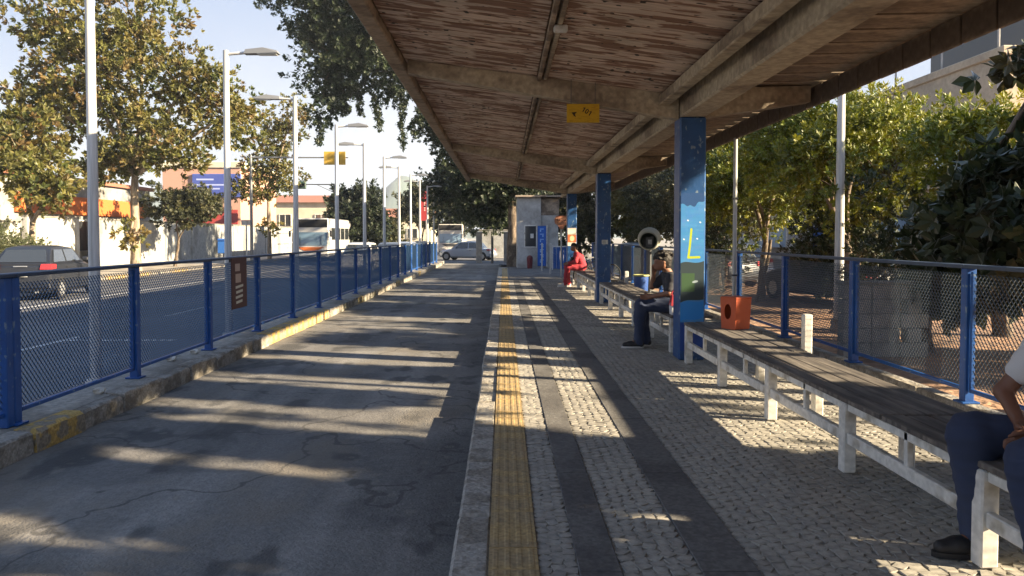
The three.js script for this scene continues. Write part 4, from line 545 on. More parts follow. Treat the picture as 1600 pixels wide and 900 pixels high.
{ const s = thing('exit_sign', 'faded orange board lettered SAIDA on a pale post before the booth', 'sign', 2.25, 0, 30);
  part('post', rod(new THREE.Vector3(0, 0, 0), new THREE.Vector3(0, 2.0, 0), 0.032, 0.032, 10), M.pole, s);
  const pts = [[-0.2, 0.2], [0.2, 0.2], [0.27, 0.08], [0.26, -0.08], [0.12, -0.2], [0.06, -0.32], [-0.06, -0.32], [-0.12, -0.2], [-0.26, -0.08], [-0.27, 0.08]], shp = new THREE.Shape(pts.map(([a, b]) => new THREE.Vector2(a, b)));
  part('board', boxUV(new THREE.ExtrudeGeometry(shp, { depth: 0.02, bevelEnabled: false }).toNonIndexed().translate(0, 2.17, 0.035)), std({ color: rgb(0.42, 0.17, 0.10), roughness: 0.7 }), s);
  part('lettering', card(0.46, 0.26), printed(256, 144, (c, w, h) => { c.fillStyle = '#c98f74'; c.fillRect(0, 0, w, h); c.fillStyle = '#4a2018'; c.font = 'bold 72px sans-serif'; c.textAlign = 'center'; c.textBaseline = 'middle'; c.fillText('SAIDA', w / 2, h * 0.42, w * 0.94); c.fillRect(30, h * 0.78, w - 60, 14); }), s).position.set(0, 2.18, 0.058); }
for (const [x, d, l] of [[1.98, 32.5, 'thin white bollard post left of the exit board'], [1.72, 34.5, 'thin white bollard post nearest the booth']]) { const s = thing('barrier_post', l, 'post', x, 0, d); part('post', rod(new THREE.Vector3(0, 0, 0), new THREE.Vector3(0, 1.25, 0), 0.03, 0.03, 10), M.pole, s); part('cap', new THREE.SphereGeometry(0.034, 10, 6).translate(0, 1.25, 0), M.pole, s); }
{ const t = thing('telephone_hood', 'egg-shaped telephone hood on a post behind the seated man', 'telephone', 3.72, 0, 19.6, -0.3);
  const prof = []; for (let i = 0; i <= 18; i++) { const a = i / 18 * Math.PI * 0.72; prof.push(new THREE.Vector2(Math.sin(a) * (0.31 - 0.02 * i / 18), 0.30 * Math.cos(a))); } for (let i = 18; i >= 0; i--) { const a = i / 18 * Math.PI * 0.72; prof.push(new THREE.Vector2(Math.max(0, Math.sin(a) * (0.31 - 0.02 * i / 18) - 0.018), 0.30 * Math.cos(a) - 0.018)); }
  const tilt = -Math.PI / 2 + 0.25, g = new THREE.LatheGeometry(prof, 30).rotateX(tilt).translate(0, 1.5, -0.02); part('hood', g, std({ color: rgb(0.42, 0.42, 0.35), roughness: 0.6 }), t);
  part('liner', new THREE.LatheGeometry(prof.slice(0, 19).map((p) => new THREE.Vector2(Math.max(0, p.x - 0.026), p.y - 0.03 * Math.sign(p.y))), 24).rotateX(tilt).translate(0, 1.5, -0.02), std({ color: rgb(0.05, 0.075, 0.065), roughness: 0.7 }), t);
  part('rim', new THREE.TorusGeometry(0.226, 0.018, 8, 30).rotateX(0.25).translate(0, 1.452, 0.163), std({ color: rgb(0.30, 0.32, 0.27), roughness: 0.6 }), t);
  part('post', rod(new THREE.Vector3(0, 0, -0.12), new THREE.Vector3(0, 1.35, -0.12), 0.045, 0.045, 12), M.darkMetal, t);
  const ph = part('telephone', cbox(0.19, 0.32, 0.1, 0, 1.4, -0.04, 0.015), M.darkMetal, t); part('keypad', cbox(0.1, 0.12, 0.012, 0.02, 1.42, 0.015, 0.003), M.pole, ph); part('handset', cbox(0.05, 0.24, 0.06, -0.12, 1.40, 0.01, 0.015), M.blackPlastic, ph); }
{ const b = thing('waste_bin', 'blue bin with pale yellow rim behind the second bench', 'bin', 3.3, 0, 18.4);
  part('bucket', new THREE.LatheGeometry([[0.001, 0.02], [0.15, 0.02], [0.18, 0.62], [0.165, 0.62], [0.14, 0.05], [0.001, 0.05]].map(([a, c]) => new THREE.Vector2(a, c)), 20), std({ color: rgb(0.03, 0.085, 0.30), roughness: 0.5 }), b); part('rim', new THREE.TorusGeometry(0.18, 0.022, 8, 24).rotateX(1.5708).translate(0, 0.625, 0), std({ color: rgb(0.42, 0.42, 0.16), roughness: 0.6 }), b); }
{ const b = thing('litter_bin', 'orange plastic bin with oval opening resting at the back of the nearest bench', 'bin', 2.66, 0.502, 8.75, 0.5); b.scale.set(0.74, 0.9, 0.74);
  const mo = std({ color: rgb(0.50, 0.085, 0.022), roughness: 0.55 });
  const sh = new THREE.Shape(); sh.moveTo(-0.14, 0); sh.lineTo(0.14, 0); sh.lineTo(0.165, 0.39); sh.lineTo(-0.165, 0.39); sh.closePath(); const hole = new THREE.Path(); hole.absellipse(-0.01, 0.22, 0.075, 0.10, 0, Math.PI * 2, true); sh.holes.push(hole);
  const fr = () => new THREE.ExtrudeGeometry(sh, { depth: 0.012, bevelEnabled: true, bevelSize: 0.004, bevelThickness: 0.004, bevelSegments: 1, curveSegments: 16 }).toNonIndexed();
  part('opening_side', boxUV(fr().rotateY(-Math.PI / 2).translate(-0.15, 0, 0)), mo, b); 
  part('shell', hull([[-0.142, 0, -0.135], [-0.142, 0, 0.135], [0.14, 0, -0.135], [0.14, 0, 0.135], [-0.142, 0.02, -0.137], [-0.142, 0.02, 0.137], [0.155, 0.02, -0.137], [0.155, 0.02, 0.137]]), mo, b);
  for (const s of [-1, 1]) part('side', hull([[-0.142, 0.01, s * 0.125], [0.15, 0.01, s * 0.125], [-0.142, 0.01, s * 0.138], [0.15, 0.01, s * 0.138], [-0.142, 0.385, s * 0.145], [0.165, 0.385, s * 0.145], [-0.142, 0.385, s * 0.158], [0.165, 0.385, s * 0.158]]), mo, b);
  part('back', hull([[0.14, 0.01, -0.13], [0.14, 0.01, 0.13], [0.152, 0.01, -0.13], [0.152, 0.01, 0.13], [0.152, 0.385, -0.15], [0.152, 0.385, 0.15], [0.166, 0.385, -0.15], [0.166, 0.385, 0.15]]), mo, b);
  part('rim', cbox(0.335, 0.025, 0.325, 0.005, 0.395, 0, 0.008), mo, b); }
function bicycle(label, x, d, turn) {
  const b = thing('bicycle', label, 'bicycle', x, 0, d, turn, 'bicycles parked by the second column'), v = (a, c, e = 0) => new THREE.Vector3(a, c, e);
  for (const s of [-1, 1]) { const w = part('wheel', new THREE.TorusGeometry(0.32, 0.02, 6, 28).translate(s * 0.52, 0.34, 0), M.tyre, b); part('spokes', Array.from({ length: 9 }, (_, k) => bar(v(s * 0.52 - 0.31 * Math.cos(k * 0.349), 0.34 - 0.31 * Math.sin(k * 0.349)), v(s * 0.52 + 0.31 * Math.cos(k * 0.349), 0.34 + 0.31 * Math.sin(k * 0.349)), 0.004)), M.rim, w); }
  part('frame', [rod(v(-0.52, 0.34), v(-0.1, 0.3), 0.012), rod(v(-0.1, 0.3), v(-0.25, 0.85), 0.015), rod(v(-0.52, 0.34), v(-0.22, 0.74), 0.011), rod(v(-0.1, 0.3), v(0.36, 0.72), 0.018), rod(v(-0.22, 0.74), v(0.34, 0.8), 0.016), rod(v(0.33, 0.9), v(0.52, 0.34), 0.015)], M.darkMetal, b);
  part('saddle', hull([[-0.38, 0.87, -0.07], [-0.38, 0.87, 0.07], [-0.12, 0.88, -0.02], [-0.12, 0.88, 0.02], [-0.36, 0.92, -0.06], [-0.36, 0.92, 0.06], [-0.14, 0.91, -0.015], [-0.14, 0.91, 0.015]]), M.blackPlastic, b); part('handlebar', [rod(v(0.33, 0.9), v(0.32, 1.0), 0.014), rod(v(0.3, 1.0, -0.28), v(0.3, 1.0, 0.28), 0.012)], M.rim, b); part('crank', new THREE.CylinderGeometry(0.09, 0.09, 0.01, 18).rotateX(1.5708).translate(-0.1, 0.3, 0.03), M.rim, b);
}
bicycle('bicycle parked behind the farthest bench, nearer to the viewer', 3.0, 24.6, 0.35); bicycle('bicycle parked behind the farthest bench, nearer to the booth', 3.05, 26.6, 0.55);
{ const t = thing('traffic_light', 'horizontal traffic signal on a long arm above the bus', 'traffic light', -13.6, -0.19, 62);
  part('mast', rod(new THREE.Vector3(0, 0, 0), new THREE.Vector3(0, 6.0, 0), 0.1, 0.08, 12), M.darkMetal, t); part('arm', rod(new THREE.Vector3(0, 5.95, 0), new THREE.Vector3(-2.9, 5.95, 0), 0.055, 0.04, 10), M.darkMetal, t); part('brace', rod(new THREE.Vector3(0, 5.3, 0), new THREE.Vector3(-1.4, 5.93, 0), 0.025), M.darkMetal, t);
  const b = part('signal_box', cbox(1.0, 0.62, 0.22, -2.75, 5.9, 0, 0.04), std({ color: rgb(0.035, 0.07, 0.055), roughness: 0.5 }), t); for (const k of [-1, 0, 1]) part('visor', new THREE.CylinderGeometry(0.13, 0.13, 0.2, 14, 1, true).rotateX(1.5708).translate(-2.75 + k * 0.31, 5.9, 0.2), M.blackPlastic, b); }
{ const t = thing('overhead_sign', 'yellow warning board hanging over the road against the sky', 'sign', -16.4, -0.05, 50.2);
  part('mast', rod(new THREE.Vector3(0, 0, 0), new THREE.Vector3(0, 6.9, 0), 0.11, 0.08, 12), M.lampHead, t); part('arm', rod(new THREE.Vector3(0, 6.75, 0), new THREE.Vector3(6.3, 6.75, 0), 0.06, 0.04, 10), M.lampHead, t); part('board', cbox(1.4, 0.86, 0.04, 5.45, 6.7, 0.08, 0.01), std({ color: rgb(0.62, 0.40, 0.06), roughness: 0.6 }), t); for (const x of [-0.4, 0.4]) part('bracket', box(0.05, 0.3, 0.06, 5.45 + x, 6.72, 0.02), M.darkMetal, t); }
{ const t = thing('red_banner', 'tall red banner board on two legs at the end of the fence', 'banner', -6.3, -0.19, 60.5); part('board', cbox(0.66, 2.3, 0.06, 0, 4.15, 0, 0.01), std({ color: rgb(0.38, 0.035, 0.04), roughness: 0.6 }), t); part('print', card(0.16, 1.0), printed(32, 192, (c, w, h) => { c.fillStyle = '#a33035'; c.fillRect(0, 0, w, h); c.fillStyle = '#dcb9b4'; for (let i = 0; i < 5; i++) c.fillRect(6, 10 + i * 36, 20, 22); }), t).position.set(0.1, 4.2, 0.036); for (const x of [-0.22, 0.22]) part('leg', rod(new THREE.Vector3(x, 0, 0), new THREE.Vector3(x, 3.1, 0), 0.045), M.pole, t); }
{ const t = thing('blue_bin', 'blue litter bin on the far sidewalk beside a lamp post', 'bin', -16.6, -0.05, 45.6); part('body', cbox(0.5, 0.72, 0.42, 0, 0.98, 0, 0.04), std({ color: rgb(0.025, 0.13, 0.45), roughness: 0.5 }), t); part('hood', cbox(0.54, 0.16, 0.46, 0, 1.42, 0, 0.05), std({ color: rgb(0.025, 0.11, 0.4), roughness: 0.5 }), t); part('post', rod(new THREE.Vector3(0, 0, -0.24), new THREE.Vector3(0, 1.5, -0.24), 0.03), M.darkMetal, t); }
{ const t = thing('sign_post', 'thin bright white post on the far sidewalk before the grey wall', 'post', -17.0, -0.05, 51); part('post', rod(new THREE.Vector3(0, 0, 0), new THREE.Vector3(0, 2.65, 0), 0.05, 0.05, 10), M.white, t); part('plate', cbox(0.62, 0.34, 0.03, 0, 2.55, 0.06, 0.006), M.pole, t); }
for (const [x, d, m, l] of [[-1.65, 51.5, M.wall, 'white square pillar beyond the lane end'], [-0.75, 50.5, M.darkMetal, 'dark post beyond the lane end left of the booth'], [0.2, 53, M.wall, 'pale pillar half hidden by the huge tree trunk']]) { const t = thing('gate_pillar', l, 'pillar', x, -0.2, d); part('shaft', cbox(m === M.darkMetal ? 0.16 : 0.4, 2.0, m === M.darkMetal ? 0.16 : 0.4, 0, 1.0, 0, 0.02), m, t); part('cap', cbox(0.46, 0.1, 0.46, 0, 2.05, 0, 0.02), M.wall, t); }

// ---------------------------------------------------------------- walls and buildings
function wall(label, x, d0, d1, h, mat, y = -0.05) { const t = thing('boundary_wall', label, 'wall', x, y, (d0 + d1) / 2); const L = d1 - d0; part('wall', box(0.18, h, L, 0, h / 2, 0), mat, t); part('coping', cbox(0.26, 0.07, L, 0, h + 0.036, 0, 0.01), M.concrete, t); for (let k = 0; k <= Math.round(L / 4); k++) part('pier', cbox(0.24, h - 0.01, 0.24, 0.02, h / 2, L / 2 - 0.13 - k * (L - 0.26) / Math.max(1, Math.round(L / 4)), 0.01), mat, t); return t; }
wall('long grey rendered wall along the far sidewalk', -20.2, 38.2, 73, 2.45, M.greyWall);
wall('white wall section behind the black hatchback', -20.2, 32.6, 36.6, 2.45, M.wall);
wall('white wall at the left edge behind the bush', -20.25, 22, 32.2, 2.2, M.wall);
{ const t = thing('site_wall', 'grey wall closing the view left of the ticket booth', 'wall', -0.4, -0.2, 66); part('wall', box(4.6, 2.3, 0.2, 0.6, 1.15, 0), M.greyWall, t); part('coping', cbox(4.7, 0.08, 0.3, 0.6, 2.34, 0, 0.01), M.concrete, t); }
function windowPart(parent, w, h, x, y, z, axis, glass = M.glass, frame = M.white) { // recessed window with frame and sill, facing +z or (axis 'x') +x / -x
  const g = new THREE.Group(); const o = (geo) => { if (axis === 'x') geo.rotateY(Math.PI / 2); if (axis === '-x') geo.rotateY(-Math.PI / 2); return geo.translate(x, y, z); };
  const win = part('window', o(box(w, h, 0.03)), glass, parent); part('frame', [o(box(w + 0.12, 0.07, 0.1, 0, h / 2 + 0.03, 0.02)), o(box(0.07, h - 0.01, 0.1, -w / 2 - 0.02, 0, 0.02)), o(box(0.07, h - 0.01, 0.1, w / 2 + 0.02, 0, 0.02)), o(box(0.05, h - 0.02, 0.07, 0, 0, 0.02))], frame, win); part('sill', o(cbox(w + 0.24, 0.08, 0.2, 0, -h / 2 - 0.045, 0.06, 0.01)), M.concrete, win); return win; }
{ const t = thing('shop_building', 'salmon building with a large blue sign board behind the grey wall', 'building', -25, -0.1, 66); part('wall', box(6.4, 7.4, 10, 0, 3.7, -3), M.salmon, t); part('cornice', cbox(6.7, 0.5, 10.2, 0, 7.6, -3, 0.03), M.cream, t);
  const s = part('sign_board', cbox(4.0, 1.9, 0.12, 1.3, 5.9, 2.08, 0.02), std({ color: rgb(0.07, 0.11, 0.38), roughness: 0.6 }), t); part('print', card(3.8, 1.7), printed(256, 128, (c, w, h) => { c.fillStyle = '#46569f'; c.fillRect(0, 0, w, h); c.fillStyle = '#a9b3da'; c.fillRect(16, 22, 96, 10); c.fillRect(16, 56, 168, 9); c.fillRect(16, 80, 130, 9); c.strokeStyle = '#39417a'; c.lineWidth = 6; c.beginPath(); c.arc(186, 118, 22, 3.4, 6); c.stroke(); }), s).position.set(1.3, 5.9, 2.142);
  part('shop_front', cbox(5.6, 1.2, 0.1, 0.2, 3.3, 2.06, 0.01), std({ color: rgb(0.38, 0.05, 0.045), roughness: 0.6 }), t); windowPart(t, 1.4, 1.2, -1.6, 2.0, 2.02, 'z'); windowPart(t, 1.4, 1.2, 1.2, 2.0, 2.02, 'z'); part('door', cbox(1.0, 2.1, 0.08, 2.6, 1.06, 2.05, 0.01), M.orange, t); }
{ const t = thing('cream_house', 'cream two-storey building with an orange shutter above the bus', 'building', -24.5, -0.1, 82); part('wall', box(12, 5.3, 9, 0.4, 2.65, -4.5), M.cream, t);
  part('roof', hull([[-6.1, 5.3, 0.4], [6.9, 5.3, 0.4], [-6.1, 5.3, -9.4], [6.9, 5.3, -9.4], [-5.6, 6.3, -4.5], [6.4, 6.3, -4.5]]), M.roofTile, t); part('shutter', cbox(1.1, 2.1, 0.08, -0.7, 3.6, 0.04, 0.01), M.orange, t); for (const x of [1.3, 5.1]) windowPart(t, 1.2, 1.2, x, 3.4, 0.02, 'z'); windowPart(t, 1.2, 1.2, -3, 3.4, 0.02, 'z'); part('door', cbox(1.5, 2.2, 0.08, 3.0, 1.1, 0.04, 0.01), M.greyWall, t); part('awning', hull([[-4, 2.9, 0], [-1.6, 2.9, 0], [-4, 2.5, 1], [-1.6, 2.5, 1], [-4, 2.85, 0], [-1.6, 2.85, 0], [-4, 2.45, 1], [-1.6, 2.45, 1]]), M.wall, t); }
{ const t = thing('white_gate', 'white barred gate in the far wall left of the bus', 'gate', -19.95, -0.05, 70.2, Math.PI / 2); for (let k = 0; k < 14; k++) part('bar', box(0.05, 2.0, 0.04, -1.6 + k * 0.25, 1.05, 0.14), M.white, t); for (const y of [0.15, 1.1, 2.05]) part('rail', box(3.5, 0.07, 0.05, 0, y, 0.19), M.white, t); }
{ const t = thing('orange_shop', 'low shop with orange fascia behind the white wall on the left', 'building', -25.5, -0.1, 38); part('wall', box(8, 4.4, 14, 0, 2.2, -2), M.greyWall, t); part('fascia', cbox(0.14, 0.9, 12, 4.08, 3.2, -2, 0.02), M.orange, t); part('fascia', cbox(7.6, 0.9, 0.14, 0, 3.2, 5.08, 0.02), M.orange, t); part('roof', box(8.4, 0.2, 14.4, 0, 4.5, -2), M.roofTile, t); for (const z of [-6, -2, 2]) windowPart(t, 2.2, 1.5, 4.02, 1.7, z, 'x'); windowPart(t, 2.6, 1.5, 0, 1.7, 5.02, 'z'); part('door', cbox(0.08, 2.1, 1.0, 4.04, 1.05, 4.2, 0.01), M.red, t); }
{ const t = thing('white_house', 'white house with a corner post seen at the far left edge', 'building', -27.5, -0.1, 30.5); part('wall', box(10, 5.0, 2.4, 0, 2.5, 0), M.wall, t); part('roof', box(10.6, 0.25, 3, 0, 5.13, 0), M.roofTile, t); windowPart(t, 1.6, 1.2, 2.6, 2.9, 1.22, 'z'); part('door', cbox(1.0, 2.1, 0.08, -0.4, 1.05, 1.23, 0.01), M.orange, t); }
{ const t = thing('yellow_house', 'small yellowish house far down the left road', 'building', -14, -0.2, 105); part('wall', box(9, 4.2, 8, 0, 2.1, 0), M.cream, t); part('roof', hull([[-4.8, 4.2, 4.3], [4.8, 4.2, 4.3], [-4.8, 4.2, -4.3], [4.8, 4.2, -4.3], [-4.6, 5.6, 0], [4.6, 5.6, 0]]), M.roofTile, t); windowPart(t, 1.3, 1.2, -2, 2.2, 4.02, 'z'); windowPart(t, 1.3, 1.2, 2, 2.2, 4.02, 'z'); part('door', cbox(1, 2.1, 0.08, 0, 1.05, 4.03, 0.01), M.orange, t); }
{ // tan building on the right: long side towards the viewer, sunlit end
  const t = thing('tan_building', 'tan two-storey building with blue glass windows behind the right trees', 'building', 16.2, -0.1, 25), L = 26, Wd = 11, H = 7.55;
  part('wall', box(Wd, H, L, Wd / 2, H / 2, -L / 2), M.tan, t); part('string_course', box(0.1, 0.14, L, -0.05, 5.75, -L / 2), M.tan, t); part('string_course', box(0.12, 0.2, L, -0.06, 3.55, -L / 2), M.tan, t); part('parapet', cbox(0.34, 0.3, L + 0.3, 0.1, H + 0.15, -L / 2, 0.03), M.tan, t); part('parapet', cbox(Wd, 0.3, 0.34, Wd / 2 + 0.28, H + 0.15, -0.02, 0.03), M.tan, t);
  part('corner_pipe', rod(new THREE.Vector3(-0.12, 0, 0.12), new THREE.Vector3(-0.12, H, 0.12), 0.09), M.wall, t);
  for (let k = 0; k < 6; k++) { windowPart(t, k % 2 ? 1.3 : 3.0, 1.5, -0.02, 4.6, -2.6 - k * 4.1, '-x', M.blueGlass, M.darkMetal); windowPart(t, 2.2, 1.5, -0.02, 1.7, -2.6 - k * 4.1, '-x', M.blueGlass, M.darkMetal); }
  part('door', cbox(0.08, 2.2, 1.1, -0.03, 1.1, -0.9, 0.01), M.darkMetal, t); part('roof_tank', cbox(3.2, 1.6, 6, 3.4, H + 0.9, -4.5, 0.05), M.darkMetal, t); part('roof_rail', [rod(new THREE.Vector3(0.2, H + 1.1, -0.4), new THREE.Vector3(0.2, H + 1.1, -14), 0.03), ...[0.5, 3.8, 7.2, 10.5, 13.8].map((z) => rod(new THREE.Vector3(0.2, H + 0.28, -z), new THREE.Vector3(0.2, H + 1.12, -z), 0.04))], M.wall, t); }
{ const t = thing('planter_wall', 'low pale block wall behind the right fence beside the twisted tree', 'wall', 5.25, -0.1, 10.5); for (let r = 0; r < 5; r++) for (let k = 0; k < 3; k++) part('block', cbox(0.385 - (k === 2 && r % 2 ? 0.19 : 0), 0.19, 0.19, -0.42 + k * 0.395 + (r % 2 && k < 2 ? 0.0 : 0), 0.1 + r * 0.2, 0, 0.008), M.wall, t); part('coping', cbox(1.24, 0.05, 0.24, -0.02, 1.02, 0, 0.01), M.concrete, t); }
{ const t = thing('service_building', 'low pale building between the tree trunks on the right', 'building', 13, -0.1, 37); part('wall', box(6, 3.2, 5, 0, 1.6, 0), M.wall, t); part('roof', box(6.6, 0.2, 5.6, 0, 3.3, 0), M.roofTile, t); windowPart(t, 1.4, 1.0, -1, 1.7, 2.52, 'z', M.blueGlass); windowPart(t, 1.4, 1.0, -3.02, 1.7, 0, '-x', M.blueGlass); part('door', cbox(1, 2.1, 0.08, 1.4, 1.05, 2.53, 0.01), M.blue, t); }

// ---------------------------------------------------------------- people: one smooth surface round a posed skeleton
function surfaceNets(sdf, min, max, cell) {
  const n = [0, 1, 2].map((k) => Math.ceil((max[k] - min[k]) / cell) + 1), [nx, ny, nz] = n, F = new Float32Array(nx * ny * nz), at = (i, j, k) => i + nx * (j + ny * k);
  for (let k = 0; k < nz; k++) for (let j = 0; j < ny; j++) for (let i = 0; i < nx; i++) F[at(i, j, k)] = sdf(min[0] + i * cell, min[1] + j * cell, min[2] + k * cell);
  const vid = new Int32Array(nx * ny * nz).fill(-1), pos = [], idx = [], E = [[0, 1], [2, 3], [4, 5], [6, 7], [0, 2], [1, 3], [4, 6], [5, 7], [0, 4], [1, 5], [2, 6], [3, 7]];
  for (let k = 0; k < nz - 1; k++) for (let j = 0; j < ny - 1; j++) for (let i = 0; i < nx - 1; i++) {
    const c = [0, 1, 2, 3, 4, 5, 6, 7].map((q) => F[at(i + (q & 1), j + ((q >> 1) & 1), k + (q >> 2))]); let s = 0; for (const v of c) if (v < 0) s++; if (s === 0 || s === 8) continue;
    let x = 0, y = 0, z = 0, m = 0; for (const [a, b] of E) if ((c[a] < 0) !== (c[b] < 0)) { const t = c[a] / (c[a] - c[b]); x += mix(a & 1, b & 1, t); y += mix((a >> 1) & 1, (b >> 1) & 1, t); z += mix(a >> 2, b >> 2, t); m++; }
    vid[at(i, j, k)] = pos.length / 3; pos.push(min[0] + (i + x / m) * cell, min[1] + (j + y / m) * cell, min[2] + (k + z / m) * cell); }
  const quad = (a, b, c, d, flip) => { if (a < 0 || b < 0 || c < 0 || d < 0) return; flip ? idx.push(a, c, b, a, d, c) : idx.push(a, b, c, a, c, d); };
  for (let k = 1; k < nz - 1; k++) for (let j = 1; j < ny - 1; j++) for (let i = 1; i < nx - 1; i++) { const f = F[at(i, j, k)] < 0;
    if (f !== F[at(i + 1, j, k)] < 0) quad(vid[at(i, j - 1, k - 1)], vid[at(i, j, k - 1)], vid[at(i, j, k)], vid[at(i, j - 1, k)], !f);
    if (f !== F[at(i, j + 1, k)] < 0) quad(vid[at(i - 1, j, k - 1)], vid[at(i - 1, j, k)], vid[at(i, j, k)], vid[at(i, j, k - 1)], !f);
    if (f !== F[at(i, j, k + 1)] < 0) quad(vid[at(i - 1, j - 1, k)], vid[at(i, j - 1, k)], vid[at(i, j, k)], vid[at(i - 1, j, k)], !f); }
  const g = new THREE.BufferGeometry(); g.setAttribute('position', new THREE.Float32BufferAttribute(pos, 3)); g.setIndex(idx); g.computeVertexNormals(); return g;
}
function capsules(bones, k, wobble) {                                // smooth union of tapered capsules [ax, ay, az, bx, by, bz, ra, rb]
  return (x, y, z) => { let d = 9; for (const [ax, ay, az, bx, by, bz, ra, rb] of bones) { const ux = bx - ax, uy = by - ay, uz = bz - az, px = x - ax, py = y - ay, pz = z - az, L = ux * ux + uy * uy + uz * uz || 1e-6, t = Math.min(1, Math.max(0, (px * ux + py * uy + pz * uz) / L)), e = Math.hypot(px - ux * t, py - uy * t, pz - uz * t) - mix(ra, rb, t), h = Math.max(k - Math.abs(d - e), 0) / k; d = Math.min(d, e) - h * h * k * 0.25; } return wobble ? d + wobble(x, y, z) : d; };
}
function bodyMesh(name, bones, mat, parent, cell, k = 0.03, wobble) {
  const mn = [9, 9, 9], mx = [-9, -9, -9]; for (const b of bones) for (let q = 0; q < 2; q++) for (let a = 0; a < 3; a++) { const r = b[6 + q] + cell * 3; mn[a] = Math.min(mn[a], b[q * 3 + a] - r); mx[a] = Math.max(mx[a], b[q * 3 + a] + r); }
  return part(name, surfaceNets(capsules(bones, k, wobble), mn, mx, cell), mat, parent);
}
const folds = (amp, f) => (x, y, z) => amp * 1.3 * Math.sin(y * f * 0.55 + x * f * 0.3 + 2 * Math.sin(z * f * 0.35)) * Math.sin(x * f * 0.5 - z * f * 0.4 + y * f * 0.2) + amp * (Math.sin(x * f + y * f * 1.7 + Math.sin(z * f * 0.8) * 1.3) * Math.sin(y * f * 1.3 - z * f) );
const cloth = (r, g, b, s) => std({ color: rgb(r, g, b), roughness: 0.92, bumpMap: tex(128, 1, grey((u, v) => fbm(u, v, 40, 40, 2, s)), false), bumpScale: 0.001 });
function hand(w, dir, side, r = 0.009, curl = 0.5) {                 // palm and five fingers from the wrist along dir; side = towards the thumb
  const out = [], D = dir.clone().normalize(), S = side.clone().addScaledVector(D, -side.dot(D)).normalize(), N = D.clone().cross(S), p = (a, b, c) => w.clone().addScaledVector(D, a).addScaledVector(S, b).addScaledVector(N, c), add = (a, b, ra, rb) => out.push([a.x, a.y, a.z, b.x, b.y, b.z, ra, rb]);
  for (const s of [-0.026, -0.009, 0.009, 0.026]) add(p(0.005, s * 0.7, 0), p(0.085, s, 0), 0.016, 0.013);
  [[-0.031, 0.058], [-0.011, 0.075], [0.010, 0.08], [0.031, 0.068]].forEach(([s, L]) => { const a = p(0.088, s, 0), b = p(0.088 + L * 0.5, s * 1.08, -L * 0.25 * curl), c = p(0.088 + L * (0.92 - 0.35 * curl), s * 1.1, -L * (0.25 + 0.5) * curl); add(a, b, r, r * 0.93); add(b, c, r * 0.93, r * 0.78); });
  const t0 = p(0.03, 0.03, -0.004), t1 = p(0.062, 0.058, -0.018), t2 = p(0.088, 0.068, -0.036); add(t0, t1, 0.013, 0.0105); add(t1, t2, 0.0105, 0.008); return out;
}
const v3 = (x, y, z) => new THREE.Vector3(x, y, z), B = (a, b, ra, rb) => [a.x, a.y, a.z, b.x, b.y, b.z, ra, rb];
const skin = (r, g, b) => new THREE.MeshPhysicalMaterial({ color: rgb(r, g, b), roughness: 0.55, sheen: 0.2 });
